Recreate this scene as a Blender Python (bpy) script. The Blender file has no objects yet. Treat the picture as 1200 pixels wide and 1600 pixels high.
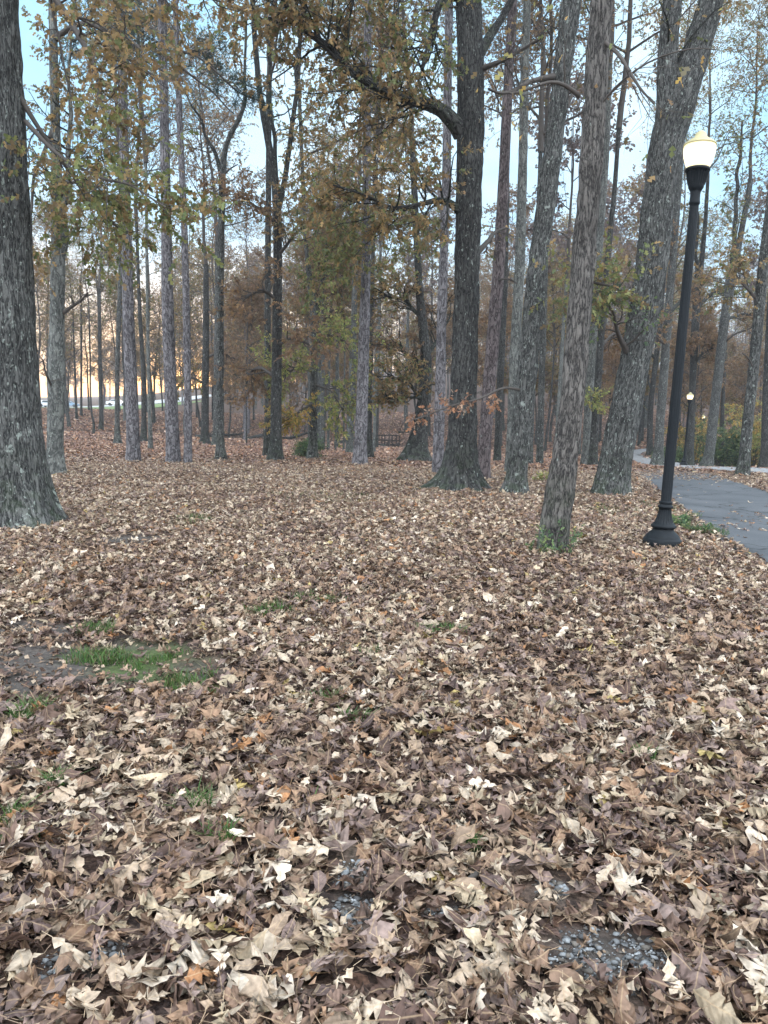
import bpy, math, random
import numpy as np
from mathutils import Vector, Matrix

# ------------------------------------------------------------------ camera, sky, sun, exposure
S = bpy.context.scene
COL = S.collection
PI = math.pi
CAM_H = 1.6
FOCAL = 1202.0                      # focal length in photo pixels (photo 1200 x 1600)
PITCH, ROLL = math.radians(-7.1), math.radians(1.0)
cd = bpy.data.cameras.new('camera')
cam = bpy.data.objects.new('camera', cd)
COL.objects.link(cam)
cd.sensor_fit = 'VERTICAL'
cd.sensor_height = 24.0
cd.lens = 24.0 * FOCAL / 1600.0
cd.clip_start = 0.05
cd.clip_end = 5000
CM = Matrix.Rotation(PI / 2 + PITCH, 4, 'X') @ Matrix.Rotation(ROLL, 4, 'Z')
cam.matrix_world = Matrix.Translation((0, 0, CAM_H)) @ CM
S.camera = cam

SUN_EL, SUN_AZ = 6.0, -17.0         # degrees; azimuth from +Y, negative = left
w = bpy.data.worlds.new('World')
S.world = w
w.use_nodes = True
wn, wl = w.node_tree.nodes, w.node_tree.links
bg = wn['Background']
sky = wn.new('ShaderNodeTexSky')
sky.sky_type = 'NISHITA'
sky.sun_disc = False
sky.sun_elevation = math.radians(SUN_EL)
sky.sun_rotation = math.radians(SUN_AZ)
sky.air_density = 1.0
sky.dust_density = 1.6
sky.ozone_density = 1.5
# thin high cloud: pale veil over the blue
tc = wn.new('ShaderNodeTexCoord')
mp = wn.new('ShaderNodeMapping'); mp.inputs['Scale'].default_value = (1, 1, 2.2)
cn = wn.new('ShaderNodeTexNoise'); cn.inputs['Scale'].default_value = 2.3; cn.inputs['Detail'].default_value = 5
cr = wn.new('ShaderNodeMapRange'); cr.inputs['From Min'].default_value = .38; cr.inputs['From Max'].default_value = .68
cr.inputs['To Min'].default_value = .15; cr.inputs['To Max'].default_value = .7
mx = wn.new('ShaderNodeMixRGB')
# out-of-frame veil, overhead and behind the camera, is brightened to add ground light
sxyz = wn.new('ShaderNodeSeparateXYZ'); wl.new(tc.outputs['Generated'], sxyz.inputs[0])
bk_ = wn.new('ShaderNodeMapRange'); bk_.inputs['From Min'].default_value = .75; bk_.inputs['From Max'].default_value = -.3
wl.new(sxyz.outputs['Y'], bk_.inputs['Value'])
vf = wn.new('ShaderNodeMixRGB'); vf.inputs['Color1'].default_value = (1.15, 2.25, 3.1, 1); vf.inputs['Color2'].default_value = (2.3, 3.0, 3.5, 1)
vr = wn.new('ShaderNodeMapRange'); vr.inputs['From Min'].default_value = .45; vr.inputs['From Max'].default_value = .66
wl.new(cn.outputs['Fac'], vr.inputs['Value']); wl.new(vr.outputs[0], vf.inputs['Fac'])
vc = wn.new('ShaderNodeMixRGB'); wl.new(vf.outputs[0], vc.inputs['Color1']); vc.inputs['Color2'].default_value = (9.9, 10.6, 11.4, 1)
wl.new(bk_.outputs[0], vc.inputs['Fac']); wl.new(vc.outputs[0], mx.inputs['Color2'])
wl.new(tc.outputs['Generated'], mp.inputs['Vector']); wl.new(mp.outputs[0], cn.inputs['Vector'])
wl.new(cn.outputs['Fac'], cr.inputs['Value'])
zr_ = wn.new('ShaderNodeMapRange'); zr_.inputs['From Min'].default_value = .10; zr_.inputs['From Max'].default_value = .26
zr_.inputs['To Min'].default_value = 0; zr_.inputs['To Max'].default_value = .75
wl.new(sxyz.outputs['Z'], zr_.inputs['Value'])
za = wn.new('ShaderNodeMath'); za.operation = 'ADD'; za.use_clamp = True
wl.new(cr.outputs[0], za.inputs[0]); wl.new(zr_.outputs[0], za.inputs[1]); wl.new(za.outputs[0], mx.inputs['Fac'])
sg = wn.new('ShaderNodeMixRGB'); sg.blend_type = 'MULTIPLY'; sg.inputs['Fac'].default_value = 1; sg.inputs['Color2'].default_value = (.26, .215, .15, 1)
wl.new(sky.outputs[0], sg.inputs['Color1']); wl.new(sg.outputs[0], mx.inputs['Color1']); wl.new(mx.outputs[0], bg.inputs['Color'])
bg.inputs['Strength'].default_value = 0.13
sl = bpy.data.lights.new('sun', 'SUN')
sl.energy = 0.6; sl.angle = math.radians(12); sl.color = (1, .78, .55)
so = bpy.data.objects.new('sun', sl); COL.objects.link(so)
a, e = math.radians(SUN_AZ), math.radians(SUN_EL)
sd = Vector((math.sin(a) * math.cos(e), math.cos(a) * math.cos(e), math.sin(e)))
so.rotation_euler = sd.to_track_quat('Z', 'Y').to_euler()
so.location = sd * 50
S.view_settings.view_transform = 'Standard'
S.view_settings.look = 'None'
S.view_settings.gamma = 1
S.view_settings.use_curve_mapping = False
S.view_settings.exposure = 1.78
S.render.engine = 'CYCLES'
S.cycles.use_denoising = True
S.cycles.max_bounces = 5
S.cycles.diffuse_bounces = 3
S.cycles.transmission_bounces = 4
S.cycles.sample_clamp_indirect = 6

RNG = np.random.default_rng(11)

# ------------------------------------------------------------------ helpers
def tag(o, label=None, cat=None, group=None, kind=None):
    if label: o['label'] = label
    if cat: o['category'] = cat
    if group: o['group'] = group
    if kind: o['kind'] = kind
    return o

def empty(name, loc, label, cat, group=None, rz=0):
    o = bpy.data.objects.new(name, None)
    o.empty_display_size = .2
    COL.objects.link(o)
    o.location = loc; o.rotation_euler = (0, 0, rz)
    return tag(o, label, cat, group)

def mkmesh(name, V, Fs, attrs=None, mat=None, smooth=True):
    """Fs: list of (m,k) int arrays. attrs: name -> (n,3) vector or (n,4) colour per vertex."""
    me = bpy.data.meshes.new(name)
    V = np.asarray(V, np.float32)
    Fs = [np.asarray(f, np.int32) for f in Fs if len(f)]
    me.vertices.add(len(V)); me.vertices.foreach_set('co', V.ravel())
    nl = sum(f.size for f in Fs); nf = sum(len(f) for f in Fs)
    me.loops.add(nl); me.loops.foreach_set('vertex_index', np.concatenate([f.ravel() for f in Fs]))
    me.polygons.add(nf)
    tot = np.concatenate([np.full(len(f), f.shape[1], np.int32) for f in Fs])
    st = np.concatenate([[0], np.cumsum(tot)[:-1]]).astype(np.int32)
    me.polygons.foreach_set('loop_start', st)
    me.polygons.foreach_set('loop_total', tot)
    if smooth: me.polygons.foreach_set('use_smooth', np.ones(nf, bool))
    for k, a in (attrs or {}).items():
        a = np.asarray(a, np.float32)
        if a.shape[1] == 4:
            at = me.attributes.new(k, 'FLOAT_COLOR', 'POINT'); at.data.foreach_set('color', a.ravel())
        else:
            at = me.attributes.new(k, 'FLOAT_VECTOR', 'POINT'); at.data.foreach_set('vector', a.ravel())
    if mat: me.materials.append(mat)
    me.update(calc_edges=True)
    me.validate()
    return me

def link(name, me, parent=None, loc=None):
    o = bpy.data.objects.new(name, me)
    COL.objects.link(o)
    if parent is not None: o.parent = parent
    if loc is not None: o.location = loc
    return o

class MB:
    """collects arrays of vertices and faces, with an optional vector and colour per vertex"""
    def __init__(s): s.V = []; s.F = []; s.B = []; s.C = []; s.n = 0
    def add(s, V, Fs, B=None, C=None):
        V = np.asarray(V, float).reshape(-1, 3)
        for f in (Fs if isinstance(Fs, list) else [Fs]):
            if len(f): s.F.append(np.asarray(f) + s.n)
        s.V.append(V); s.n += len(V)
        s.B.append(V if B is None else np.asarray(B).reshape(-1, 3))
        s.C.append(np.ones((len(V), 4)) if C is None else np.asarray(C).reshape(-1, 4))
    def mesh(s, name, mat=None, smooth=True, origin=(0, 0, 0), col=False):
        V = np.concatenate(s.V) - np.array(origin)
        at = {'bk': np.concatenate(s.B)}
        if col: at = {'col': np.concatenate(s.C), 'bk': np.concatenate(s.B)}
        by = {}
        for f in s.F: by.setdefault(f.shape[1], []).append(f)
        return mkmesh(name, V, [np.concatenate(v) for v in by.values()], at, mat, smooth)

_T = np.random.default_rng(5).random((64, 64, 64)).astype(np.float32)
def noise3(P):
    P = np.asarray(P, float); i = np.floor(P).astype(int); f = P - i; f = f * f * (3 - 2 * f)
    i0 = i & 63; i1 = (i + 1) & 63
    x0, y0, z0 = i0[..., 0], i0[..., 1], i0[..., 2]; x1, y1, z1 = i1[..., 0], i1[..., 1], i1[..., 2]
    fx, fy, fz = f[..., 0], f[..., 1], f[..., 2]
    def L(a, b, t): return a + (b - a) * t
    return L(L(L(_T[x0, y0, z0], _T[x1, y0, z0], fx), L(_T[x0, y1, z0], _T[x1, y1, z0], fx), fy),
             L(L(_T[x0, y0, z1], _T[x1, y0, z1], fx), L(_T[x0, y1, z1], _T[x1, y1, z1], fx), fy), fz)
def noise2(x, y, s=1.0, z=0.5):
    x = np.asarray(x, float); y = np.asarray(y, float)
    return noise3(np.stack([x * s, y * s, np.full_like(x, z)], -1))
def fbm2(x, y, s, o=3, z=.5):
    t = 0; a = .5; n = 0
    for k in range(o): t = t + a * noise2(x, y, s * 2 ** k, z + 3.7 * k); n += a; a *= .5
    return t / n

# ------------------------------------------------------------------ terrain
TAB = [  # lateral slope x/y, then (distance, height)
 (-.42, [(0,0),(22,0),(30,-.05),(45,-.12),(60,-.05),(63,-.15),(64.5,-.75),(66.5,-.75),(68,0),(80,.8),(92,1.62),(110,1.9),(160,2.1),(230,2.6),(420,7),(1600,30)]),
 (-.15, [(0,0),(22,0),(30,-.12),(48,-.5),(66,-.55),(69,-.75),(70.5,-1.4),(73,-1.4),(75,-.6),(88,.2),(104,1.2),(140,3.4),(200,6.5),(420,18),(1600,50)]),
 (.03,  [(0,0),(22,0),(30,-.15),(50,-.8),(68,-1.1),(70.5,-1.3),(72,-2.2),(75,-2.2),(77,-.9),(88,.2),(104,1.7),(140,4.6),(200,9),(420,26),(1600,70)]),
 (.22,  [(0,0),(22,0),(30,-.2),(40,-.65),(50,-1.0),(68,-1.15),(78,-.9),(95,1.1),(115,4),(150,9),(220,16),(420,32),(1600,80)]),
 (.34,  [(0,0),(22,0),(30,-.2),(40,-.72),(49,-1.12),(62,-1.35),(75,-1.0),(95,1.2),(115,4),(150,9),(220,16),(420,32),(1600,80)]),
 (.46,  [(0,0),(22,0),(30,-.2),(40,-.75),(49,-1.25),(60,-2.1),(72,-3.1),(95,-1.5),(125,3.2),(170,9),(260,17),(420,28),(1600,70)]),
]
_TU = np.array([t[0] for t in TAB])
_DG = np.arange(0, 1600.5, .5)
def _sm(a):
    k = np.array([1, 2, 3, 4, 3, 2, 1.]); k /= k.sum()
    p = np.pad(a, 3, mode='edge'); return np.convolve(p, k, 'valid')
_TH = np.array([_sm(np.interp(_DG, [p[0] for p in t[1]], [p[1] for p in t[1]])) for t in TAB])
def H(x, y):
    x = np.asarray(x, float); y = np.asarray(y, float)
    d = np.clip(y, 0.5, 1599.0)
    u = np.clip(x / np.maximum(d, 3.0), _TU[0], _TU[-1] - 1e-6)
    j = np.clip(np.searchsorted(_TU, u) - 1, 0, len(_TU) - 2)
    t = (u - _TU[j]) / (_TU[j + 1] - _TU[j]); t = t * t * (3 - 2 * t)
    di = d / .5; i = np.clip(np.floor(di).astype(int), 0, len(_DG) - 2); f = di - i
    def col(k): return _TH[k, i] * (1 - f) + _TH[k, i + 1] * f
    h = col(j) * (1 - t) + col(j + 1) * t
    return h + .05 * (fbm2(x, y, .55, 2) - .5) * np.clip(d / 6, .3, 1)
def Hs(x, y): return float(H(np.array([x]), np.array([y]))[0])

_CR = np.array(CM.to_3x3())
def rays(px, py):
    px = np.asarray(px, float); py = np.asarray(py, float)
    v = np.stack([(px - 600) / FOCAL, -(py - 800) / FOCAL, -np.ones_like(px)], -1)
    return v @ _CR.T
def U(px, py, d):
    """world point seen at photo pixel (px,py) at ground distance y = d"""
    r = rays(px, py); return np.array([0, 0, CAM_H]) + r * (d / r[..., 1])[..., None] if np.ndim(px) else np.array([0, 0, CAM_H]) + r * (d / r[1])
_MD = np.concatenate([np.arange(1, 40, .05), np.arange(40, 420, .2)])
def G(px, py):
    """ground point under photo pixel"""
    r = rays(px, py)
    P = np.array([0, 0, CAM_H]) + r[None] * (_MD / r[1])[:, None]
    b = P[:, 2] <= H(P[:, 0], P[:, 1])
    i = int(np.argmax(b)) if b.any() else len(_MD) - 1
    return P[i]
def pxsize(P):
    """metres per photo pixel at point P"""
    z = -(np.asarray(P) - np.array([0, 0, CAM_H])) @ _CR[:, 2]
    return z / FOCAL
def project(P):
    q = (np.asarray(P) - np.array([0, 0, CAM_H])) @ _CR
    return 600 + FOCAL * q[..., 0] / -q[..., 2], 800 - FOCAL * q[..., 1] / -q[..., 2]

# ------------------------------------------------------------------ materials
def newmat(name):
    m = bpy.data.materials.new(name); m.use_nodes = True
    nt = m.node_tree; return m, nt.nodes, nt.links, nt.nodes['Principled BSDF']
def simple(name, col, rough=.6, metal=0, spec=.5, bump=0, bscale=40):
    m, n, l, b = newmat(name)
    b.inputs['Roughness'].default_value = rough; b.inputs['Metallic'].default_value = metal
    b.inputs['Specular IOR Level'].default_value = spec
    tcn = n.new('ShaderNodeTexCoord'); no = n.new('ShaderNodeTexNoise'); no.inputs['Scale'].default_value = bscale
    no.inputs['Detail'].default_value = 4
    l.new(tcn.outputs['Object'], no.inputs['Vector'])
    r = n.new('ShaderNodeValToRGB'); r.color_ramp.elements[0].position = .3; r.color_ramp.elements[1].position = .75
    r.color_ramp.elements[0].color = (*[c * .75 for c in col], 1); r.color_ramp.elements[1].color = (*[min(1, c * 1.2) for c in col], 1)
    l.new(no.outputs['Fac'], r.inputs['Fac']); l.new(r.outputs[0], b.inputs['Base Color'])
    if bump:
        bp = n.new('ShaderNodeBump'); bp.inputs['Strength'].default_value = bump; bp.inputs['Distance'].default_value = .01
        l.new(no.outputs['Fac'], bp.inputs['Height']); l.new(bp.outputs[0], b.inputs['Normal'])
    return m

def bark(name, dark, light, lichen=(.30, .34, .31), lich=.62, stretch=.17, scale=26, moss=0.0, plate=0.0, bump=.8):
    m, n, l, b = newmat(name)
    at = n.new('ShaderNodeAttribute'); at.attribute_name = 'bk'
    mpp = n.new('ShaderNodeMapping'); mpp.inputs['Scale'].default_value = (1, 1, stretch)
    l.new(at.outputs['Vector'], mpp.inputs['Vector'])
    def ridged(sc, dist, det):
        q = n.new('ShaderNodeTexNoise'); q.inputs['Scale'].default_value = sc; q.inputs['Detail'].default_value = det; q.inputs['Roughness'].default_value = .55; q.inputs['Distortion'].default_value = dist
        l.new(mpp.outputs[0], q.inputs['Vector'])
        a1 = n.new('ShaderNodeMath'); a1.operation = 'SUBTRACT'; a1.inputs[1].default_value = .5; l.new(q.outputs['Fac'], a1.inputs[0])
        a2 = n.new('ShaderNodeMath'); a2.operation = 'ABSOLUTE'; l.new(a1.outputs[0], a2.inputs[0])
        a3 = n.new('ShaderNodeMapRange'); a3.inputs['From Min'].default_value = 0; a3.inputs['From Max'].default_value = .12; l.new(a2.outputs[0], a3.inputs['Value'])
        return a3
    r1 = ridged(scale * .62, .6, 3); r2 = ridged(scale * 1.7, .3, 4)
    fn = n.new('ShaderNodeTexNoise'); fn.inputs['Scale'].default_value = 75; fn.inputs['Detail'].default_value = 5; fn.inputs['Roughness'].default_value = .7
    fm = n.new('ShaderNodeMapping'); fm.inputs['Scale'].default_value = (1, 1, .45); l.new(at.outputs['Vector'], fm.inputs['Vector']); l.new(fm.outputs[0], fn.inputs['Vector'])
    h1 = n.new('ShaderNodeMath'); h1.operation = 'MULTIPLY_ADD'; h1.inputs[1].default_value = .40; h1.inputs[2].default_value = -.02; l.new(r1.outputs[0], h1.inputs[0])
    h2 = n.new('ShaderNodeMath'); h2.operation = 'MULTIPLY_ADD'; h2.inputs[1].default_value = .18; l.new(r2.outputs[0], h2.inputs[0]); l.new(h1.outputs[0], h2.inputs[2])
    mul = n.new('ShaderNodeMath'); mul.operation = 'MULTIPLY_ADD'; mul.inputs[1].default_value = .5
    l.new(fn.outputs['Fac'], mul.inputs[0]); l.new(h2.outputs[0], mul.inputs[2])
    ramp = n.new('ShaderNodeValToRGB'); ramp.color_ramp.elements[0].position = .30; ramp.color_ramp.elements[1].position = .72
    ramp.color_ramp.elements[0].color = (*dark, 1); ramp.color_ramp.elements[1].color = (*light, 1)
    l.new(mul.outputs[0], ramp.inputs['Fac'])
    # broad tone drift
    bn = n.new('ShaderNodeTexNoise'); bn.inputs['Scale'].default_value = 1.7; bn.inputs['Detail'].default_value = 3
    l.new(at.outputs['Vector'], bn.inputs['Vector'])
    br = n.new('ShaderNodeMapRange'); br.inputs['From Min'].default_value = .3; br.inputs['From Max'].default_value = .7
    br.inputs['To Min'].default_value = .72; br.inputs['To Max'].default_value = 1.3
    l.new(bn.outputs['Fac'], br.inputs['Value'])
    m1 = n.new('ShaderNodeMixRGB'); m1.blend_type = 'MULTIPLY'; m1.inputs['Fac'].default_value = 1
    l.new(ramp.outputs[0], m1.inputs['Color1']); l.new(br.outputs[0], m1.inputs['Color2'])
    # lichen flecks
    ln = n.new('ShaderNodeTexNoise'); ln.inputs['Scale'].default_value = 13; ln.inputs['Detail'].default_value = 6; ln.inputs['Roughness'].default_value = .6
    lm = n.new('ShaderNodeMapping'); lm.inputs['Scale'].default_value = (1, 1, .6); l.new(at.outputs['Vector'], lm.inputs['Vector'])
    l.new(lm.outputs[0], ln.inputs['Vector'])
    lr = n.new('ShaderNodeMapRange'); lr.inputs['From Min'].default_value = lich; lr.inputs['From Max'].default_value = lich + .06
    lr.inputs['To Max'].default_value = .8
    l.new(ln.outputs['Fac'], lr.inputs['Value'])
    m2 = n.new('ShaderNodeMixRGB'); m2.inputs['Color2'].default_value = (*lichen, 1)
    l.new(lr.outputs[0], m2.inputs['Fac']); l.new(m1.outputs[0], m2.inputs['Color1'])
    kn = n.new('ShaderNodeTexNoise'); kn.inputs['Scale'].default_value = 42; kn.inputs['Detail'].default_value = 3; km = n.new('ShaderNodeMapping'); km.inputs['Scale'].default_value = (1, 1, .4)
    l.new(at.outputs['Vector'], km.inputs['Vector']); l.new(km.outputs[0], kn.inputs['Vector'])
    kr = n.new('ShaderNodeMapRange'); fk = {'oak_bark': .645, 'dark_oak_bark': .67, 'hickory_bark': .72, 'pine_bark': .65, 'reddish_pine_bark': .69, 'pale_smooth_bark': .62}.get(name, .65)
    kr.inputs['From Min'].default_value = fk; kr.inputs['From Max'].default_value = fk + .05; kr.inputs['To Max'].default_value = .65; l.new(kn.outputs['Fac'], kr.inputs['Value'])
    m2b = n.new('ShaderNodeMixRGB'); m2b.inputs['Color2'].default_value = (*[c * 1.05 for c in lichen], 1); l.new(kr.outputs[0], m2b.inputs['Fac']); l.new(m2.outputs[0], m2b.inputs['Color1']); m2 = m2b
    out = m2
    if moss:
        sx = n.new('ShaderNodeSeparateXYZ'); l.new(at.outputs['Vector'], sx.inputs[0])
        zr = n.new('ShaderNodeMapRange'); zr.inputs['From Min'].default_value = 0; zr.inputs['From Max'].default_value = 1.3
        zr.inputs['To Min'].default_value = moss; zr.inputs['To Max'].default_value = 0
        l.new(sx.outputs['Z'], zr.inputs['Value'])
        mn = n.new('ShaderNodeTexNoise'); mn.inputs['Scale'].default_value = 7; mn.inputs['Detail'].default_value = 5
        l.new(at.outputs['Vector'], mn.inputs['Vector'])
        mm = n.new('ShaderNodeMath'); mm.operation = 'MULTIPLY'; l.new(zr.outputs[0], mm.inputs[0])
        mr2 = n.new('ShaderNodeMapRange'); mr2.inputs['From Min'].default_value = .45; mr2.inputs['From Max'].default_value = .62
        l.new(mn.outputs['Fac'], mr2.inputs['Value']); l.new(mr2.outputs[0], mm.inputs[1])
        m3 = n.new('ShaderNodeMixRGB'); m3.inputs['Color2'].default_value = (.05, .085, .035, 1)
        l.new(mm.outputs[0], m3.inputs['Fac']); l.new(m2.outputs[0], m3.inputs['Color1']); out = m3
    l.new(out.outputs[0], b.inputs['Base Color'])
    b.inputs['Roughness'].default_value = .9; b.inputs['Specular IOR Level'].default_value = .2
    bp = n.new('ShaderNodeBump'); bp.inputs['Strength'].default_value = bump; bp.inputs['Distance'].default_value = .035
    l.new(mul.outputs[0], bp.inputs['Height']); l.new(bp.outputs[0], b.inputs['Normal'])
    return m

def leafmat(name, trans=.35, rough=.55, vein=False):
    m, n, l, b = newmat(name)
    at = n.new('ShaderNodeAttribute'); at.attribute_name = 'col'
    bk = n.new('ShaderNodeAttribute'); bk.attribute_name = 'bk'
    col = at.outputs['Color']
    if vein:
        no = n.new('ShaderNodeTexNoise'); no.inputs['Scale'].default_value = 6; no.inputs['Detail'].default_value = 5
        l.new(bk.outputs['Vector'], no.inputs['Vector'])
        r = n.new('ShaderNodeMapRange'); r.inputs['From Min'].default_value = .3; r.inputs['From Max'].default_value = .7
        r.inputs['To Min'].default_value = .62; r.inputs['To Max'].default_value = 1.3
        l.new(no.outputs['Fac'], r.inputs['Value'])
        mm = n.new('ShaderNodeMixRGB'); mm.blend_type = 'MULTIPLY'; mm.inputs['Fac'].default_value = 1
        l.new(col, mm.inputs['Color1']); l.new(r.outputs[0], mm.inputs['Color2'])
        # midrib and side veins from leaf coordinates (x across, y along)
        sx = n.new('ShaderNodeSeparateXYZ'); l.new(bk.outputs['Vector'], sx.inputs[0])
        ab = n.new('ShaderNodeMath'); ab.operation = 'ABSOLUTE'; l.new(sx.outputs['X'], ab.inputs[0])
        mrb = n.new('ShaderNodeMapRange'); mrb.inputs['From Min'].default_value = .006; mrb.inputs['From Max'].default_value = .022
        mrb.inputs['To Min'].default_value = .45; mrb.inputs['To Max'].default_value = 0
        l.new(ab.outputs[0], mrb.inputs['Value'])
        mv = n.new('ShaderNodeMixRGB'); mv.inputs['Color2'].default_value = (.42, .30, .18, 1)
        l.new(mrb.outputs[0], mv.inputs['Fac']); l.new(mm.outputs[0], mv.inputs['Color1'])
        col = mv.outputs[0]
        sv = n.new('ShaderNodeMath'); sv.operation = 'MULTIPLY_ADD'; sv.inputs[1].default_value = -.8
        l.new(ab.outputs[0], sv.inputs[0]); l.new(sx.outputs['Y'], sv.inputs[2])
        s2 = n.new('ShaderNodeMath'); s2.operation = 'MULTIPLY'; s2.inputs[1].default_value = 45; l.new(sv.outputs[0], s2.inputs[0])
        s3 = n.new('ShaderNodeMath'); s3.operation = 'SINE'; l.new(s2.outputs[0], s3.inputs[0])
        bp = n.new('ShaderNodeBump'); bp.inputs['Strength'].default_value = .35; bp.inputs['Distance'].default_value = .004
        l.new(s3.outputs[0], bp.inputs['Height']); l.new(bp.outputs[0], b.inputs['Normal'])
    l.new(col, b.inputs['Base Color'])
    b.inputs['Roughness'].default_value = rough; b.inputs['Specular IOR Level'].default_value = .3
    if trans:
        tr = n.new('ShaderNodeBsdfTranslucent'); l.new(col, tr.inputs['Color'])
        mxs = n.new('ShaderNodeMixShader'); mxs.inputs['Fac'].default_value = trans
        l.new(b.outputs[0], mxs.inputs[1]); l.new(tr.outputs[0], mxs.inputs[2])
        l.new(mxs.outputs[0], n['Material Output'].inputs['Surface'])
    return m

M = {}
M['oak'] = bark('oak_bark', (.012, .013, .0135), (.115, .117, .112), moss=.3, lich=.61, scale=36, stretch=.2)
M['oak_dark'] = bark('dark_oak_bark', (.009, .0095, .010), (.072, .072, .069), moss=.3, lich=.63, scale=36, stretch=.2)
M['hickory'] = bark('hickory_bark', (.020, .019, .019), (.145, .135, .125), lich=.68, stretch=.2, scale=40, moss=.3)
M['pine'] = bark('pine_bark', (.035, .032, .036), (.20, .19, .20), lich=.64, stretch=.28, scale=24, lichen=(.28, .31, .32))
M['pine_red'] = bark('reddish_pine_bark', (.030, .023, .025), (.155, .13, .13), lich=.66, stretch=.28, scale=24)
M['pale'] = bark('pale_smooth_bark', (.04, .043, .042), (.15, .155, .145), lich=.66, stretch=.3, scale=18, bump=.4)
M['twig'] = simple('twig_bark', (.06, .052, .046), .9, bscale=6)
M['leaf'] = leafmat('tree_leaf', .5)
M['needle'] = leafmat('pine_needle', .15)
M['litter'] = leafmat('dry_oak_leaf', .12, .6, vein=True)

# ------------------------------------------------------------------ tubes and leaves (vectorised)
def norm(a): return a / np.maximum(np.linalg.norm(a, axis=-1, keepdims=True), 1e-9)
def tubes(P, R, sides, v0=None):
    """P (K,N,3) polylines, R (K,N) radii -> verts, quads, bark coords"""
    P = np.asarray(P, float); K, N, _ = P.shape
    T = norm(np.gradient(P, axis=1))
    zc = np.abs(T[..., 2]).mean(1) < .75
    ref = np.where(zc[:, None], np.array([[0, 0, 1.]]), np.array([[0.13, 1., 0]]))[:, None, :]
    A = norm(np.cross(np.broadcast_to(ref, T.shape), T)); Bn = np.cross(T, A)
    th = np.linspace(0, 2 * PI, sides, endpoint=False)
    c, s = np.cos(th), np.sin(th)
    D = A[:, :, None, :] * c[None, None, :, None] + Bn[:, :, None, :] * s[None, None, :, None]
    V = P[:, :, None, :] + D * R[:, :, None, None]
    ln = np.concatenate([np.zeros((K, 1)), np.cumsum(np.linalg.norm(np.diff(P, axis=1), axis=-1), 1)], 1)
    if v0 is not None: ln = ln + v0
    r0 = R[:, :1, None] * np.ones((1, N, 1))
    bk = np.stack([c * r0, s * r0, np.broadcast_to(ln[:, :, None], (K, N, sides))], -1)
    k = np.arange(K)[:, None, None] * N * sides; i = np.arange(N - 1)[None, :, None] * sides
    j = np.arange(sides)[None, None, :]; j2 = (j + 1) % sides
    Q = np.stack([k + i + j, k + i + j2, k + i + sides + j2, k + i + sides + j], -1).reshape(-1, 4)
    return V.reshape(-1, 3), Q, bk.reshape(-1, 3)

def rnd_dir(n, rng):
    return norm(rng.normal(size=(n, 3)))
def grow(P0, D0, L, r, N, rng, wander=.25, up=0.0, tip=.25):
    """vectorised growth of K polylines"""
    K = len(P0); D = norm(np.asarray(D0, float)); P = np.asarray(P0, float).copy(); out = [P.copy()]
    st = (np.asarray(L) / (N - 1))[:, None] * np.ones((K, 1))
    for i in range(N - 1):
        D = norm(D + rng.normal(size=(K, 3)) * wander + np.array([0, 0, up]))
        P = P + D * st; out.append(P.copy())
    R = np.asarray(r)[:, None] * np.linspace(1, tip, N)[None]
    return np.stack(out, 1), R
def sprout(P, R, n, rng, t0=.25, t1=1.0, ang=.8, flat=0.0):
    """pick n start points and directions along each polyline"""
    K, N, _ = P.shape
    t = t0 + (t1 - t0) * (np.arange(n)[None] + rng.random((K, n))) / n
    f = t * (N - 1); i = np.clip(np.floor(f).astype(int), 0, N - 2); f = f - i
    k = np.arange(K)[:, None]
    A, B = P[k, i], P[k, i + 1]
    pos = A + (B - A) * f[..., None]
    T = norm(B - A); rr = R[k, i] + (R[k, i + 1] - R[k, i]) * f
    side = rng.normal(size=T.shape); side[..., 2] *= (1 - flat)
    side = norm(side - T * (side * T).sum(-1, keepdims=True))
    an = ang * (.7 + .6 * rng.random(t.shape))[..., None]
    D = T * np.cos(an) + side * np.sin(an)
    return pos.reshape(-1, 3), D.reshape(-1, 3), rr.reshape(-1), t.reshape(-1)

def rotm(fwd, nrm):
    y = norm(fwd); z = norm(nrm - y * (nrm * y).sum(-1, keepdims=True)); x = np.cross(y, z)
    return np.stack([x, y, z], -1)
# small tree leaf: folded lobed blade
LEAF_A = np.array([(0, 0, 0), (.34, .40, .07), (.07, .50, 0), (-.34, .42, .07), (-.07, .50, 0), (.25, .80, .03), (-.25, .80, .03), (0, 1.05, -.10)], float)
LEAF_B = np.array([(0, 0, 0), (.30, .5, .09), (0, 1, -.05), (-.30, .5, .09)], float)
def leaves(mb, pos, fwd, size, cols, rng, shape='A'):
    n = len(pos)
    if n == 0: return
    Rm = rotm(fwd, rnd_dir(n, rng) + np.array([0, 0, .3]))
    if shape == 'A':
        base = LEAF_A; tri = np.array([(0, 1, 2), (0, 2, 4), (0, 4, 3), (2, 5, 7), (2, 7, 4), (4, 7, 6)]); quad = np.zeros((0, 4), int)
    else:
        base = LEAF_B; tri = np.zeros((0, 3), int); quad = np.array([(0, 1, 2, 3)])
    V = np.einsum('nij,kj->nki', Rm, base) * np.asarray(size)[:, None, None] + pos[:, None, :]
    off = (np.arange(n) * len(base))[:, None, None]
    C = np.concatenate([cols, np.ones((n, 1))], 1)[:, None, :].repeat(len(base), 1)
    Fs = [(off + quad[None]).reshape(-1, 4)] if len(quad) else []
    if len(tri): Fs.append((off + tri[None]).reshape(-1, 3))
    mb.add(V, Fs, B=np.broadcast_to(base[None], V.shape), C=C)

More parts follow.
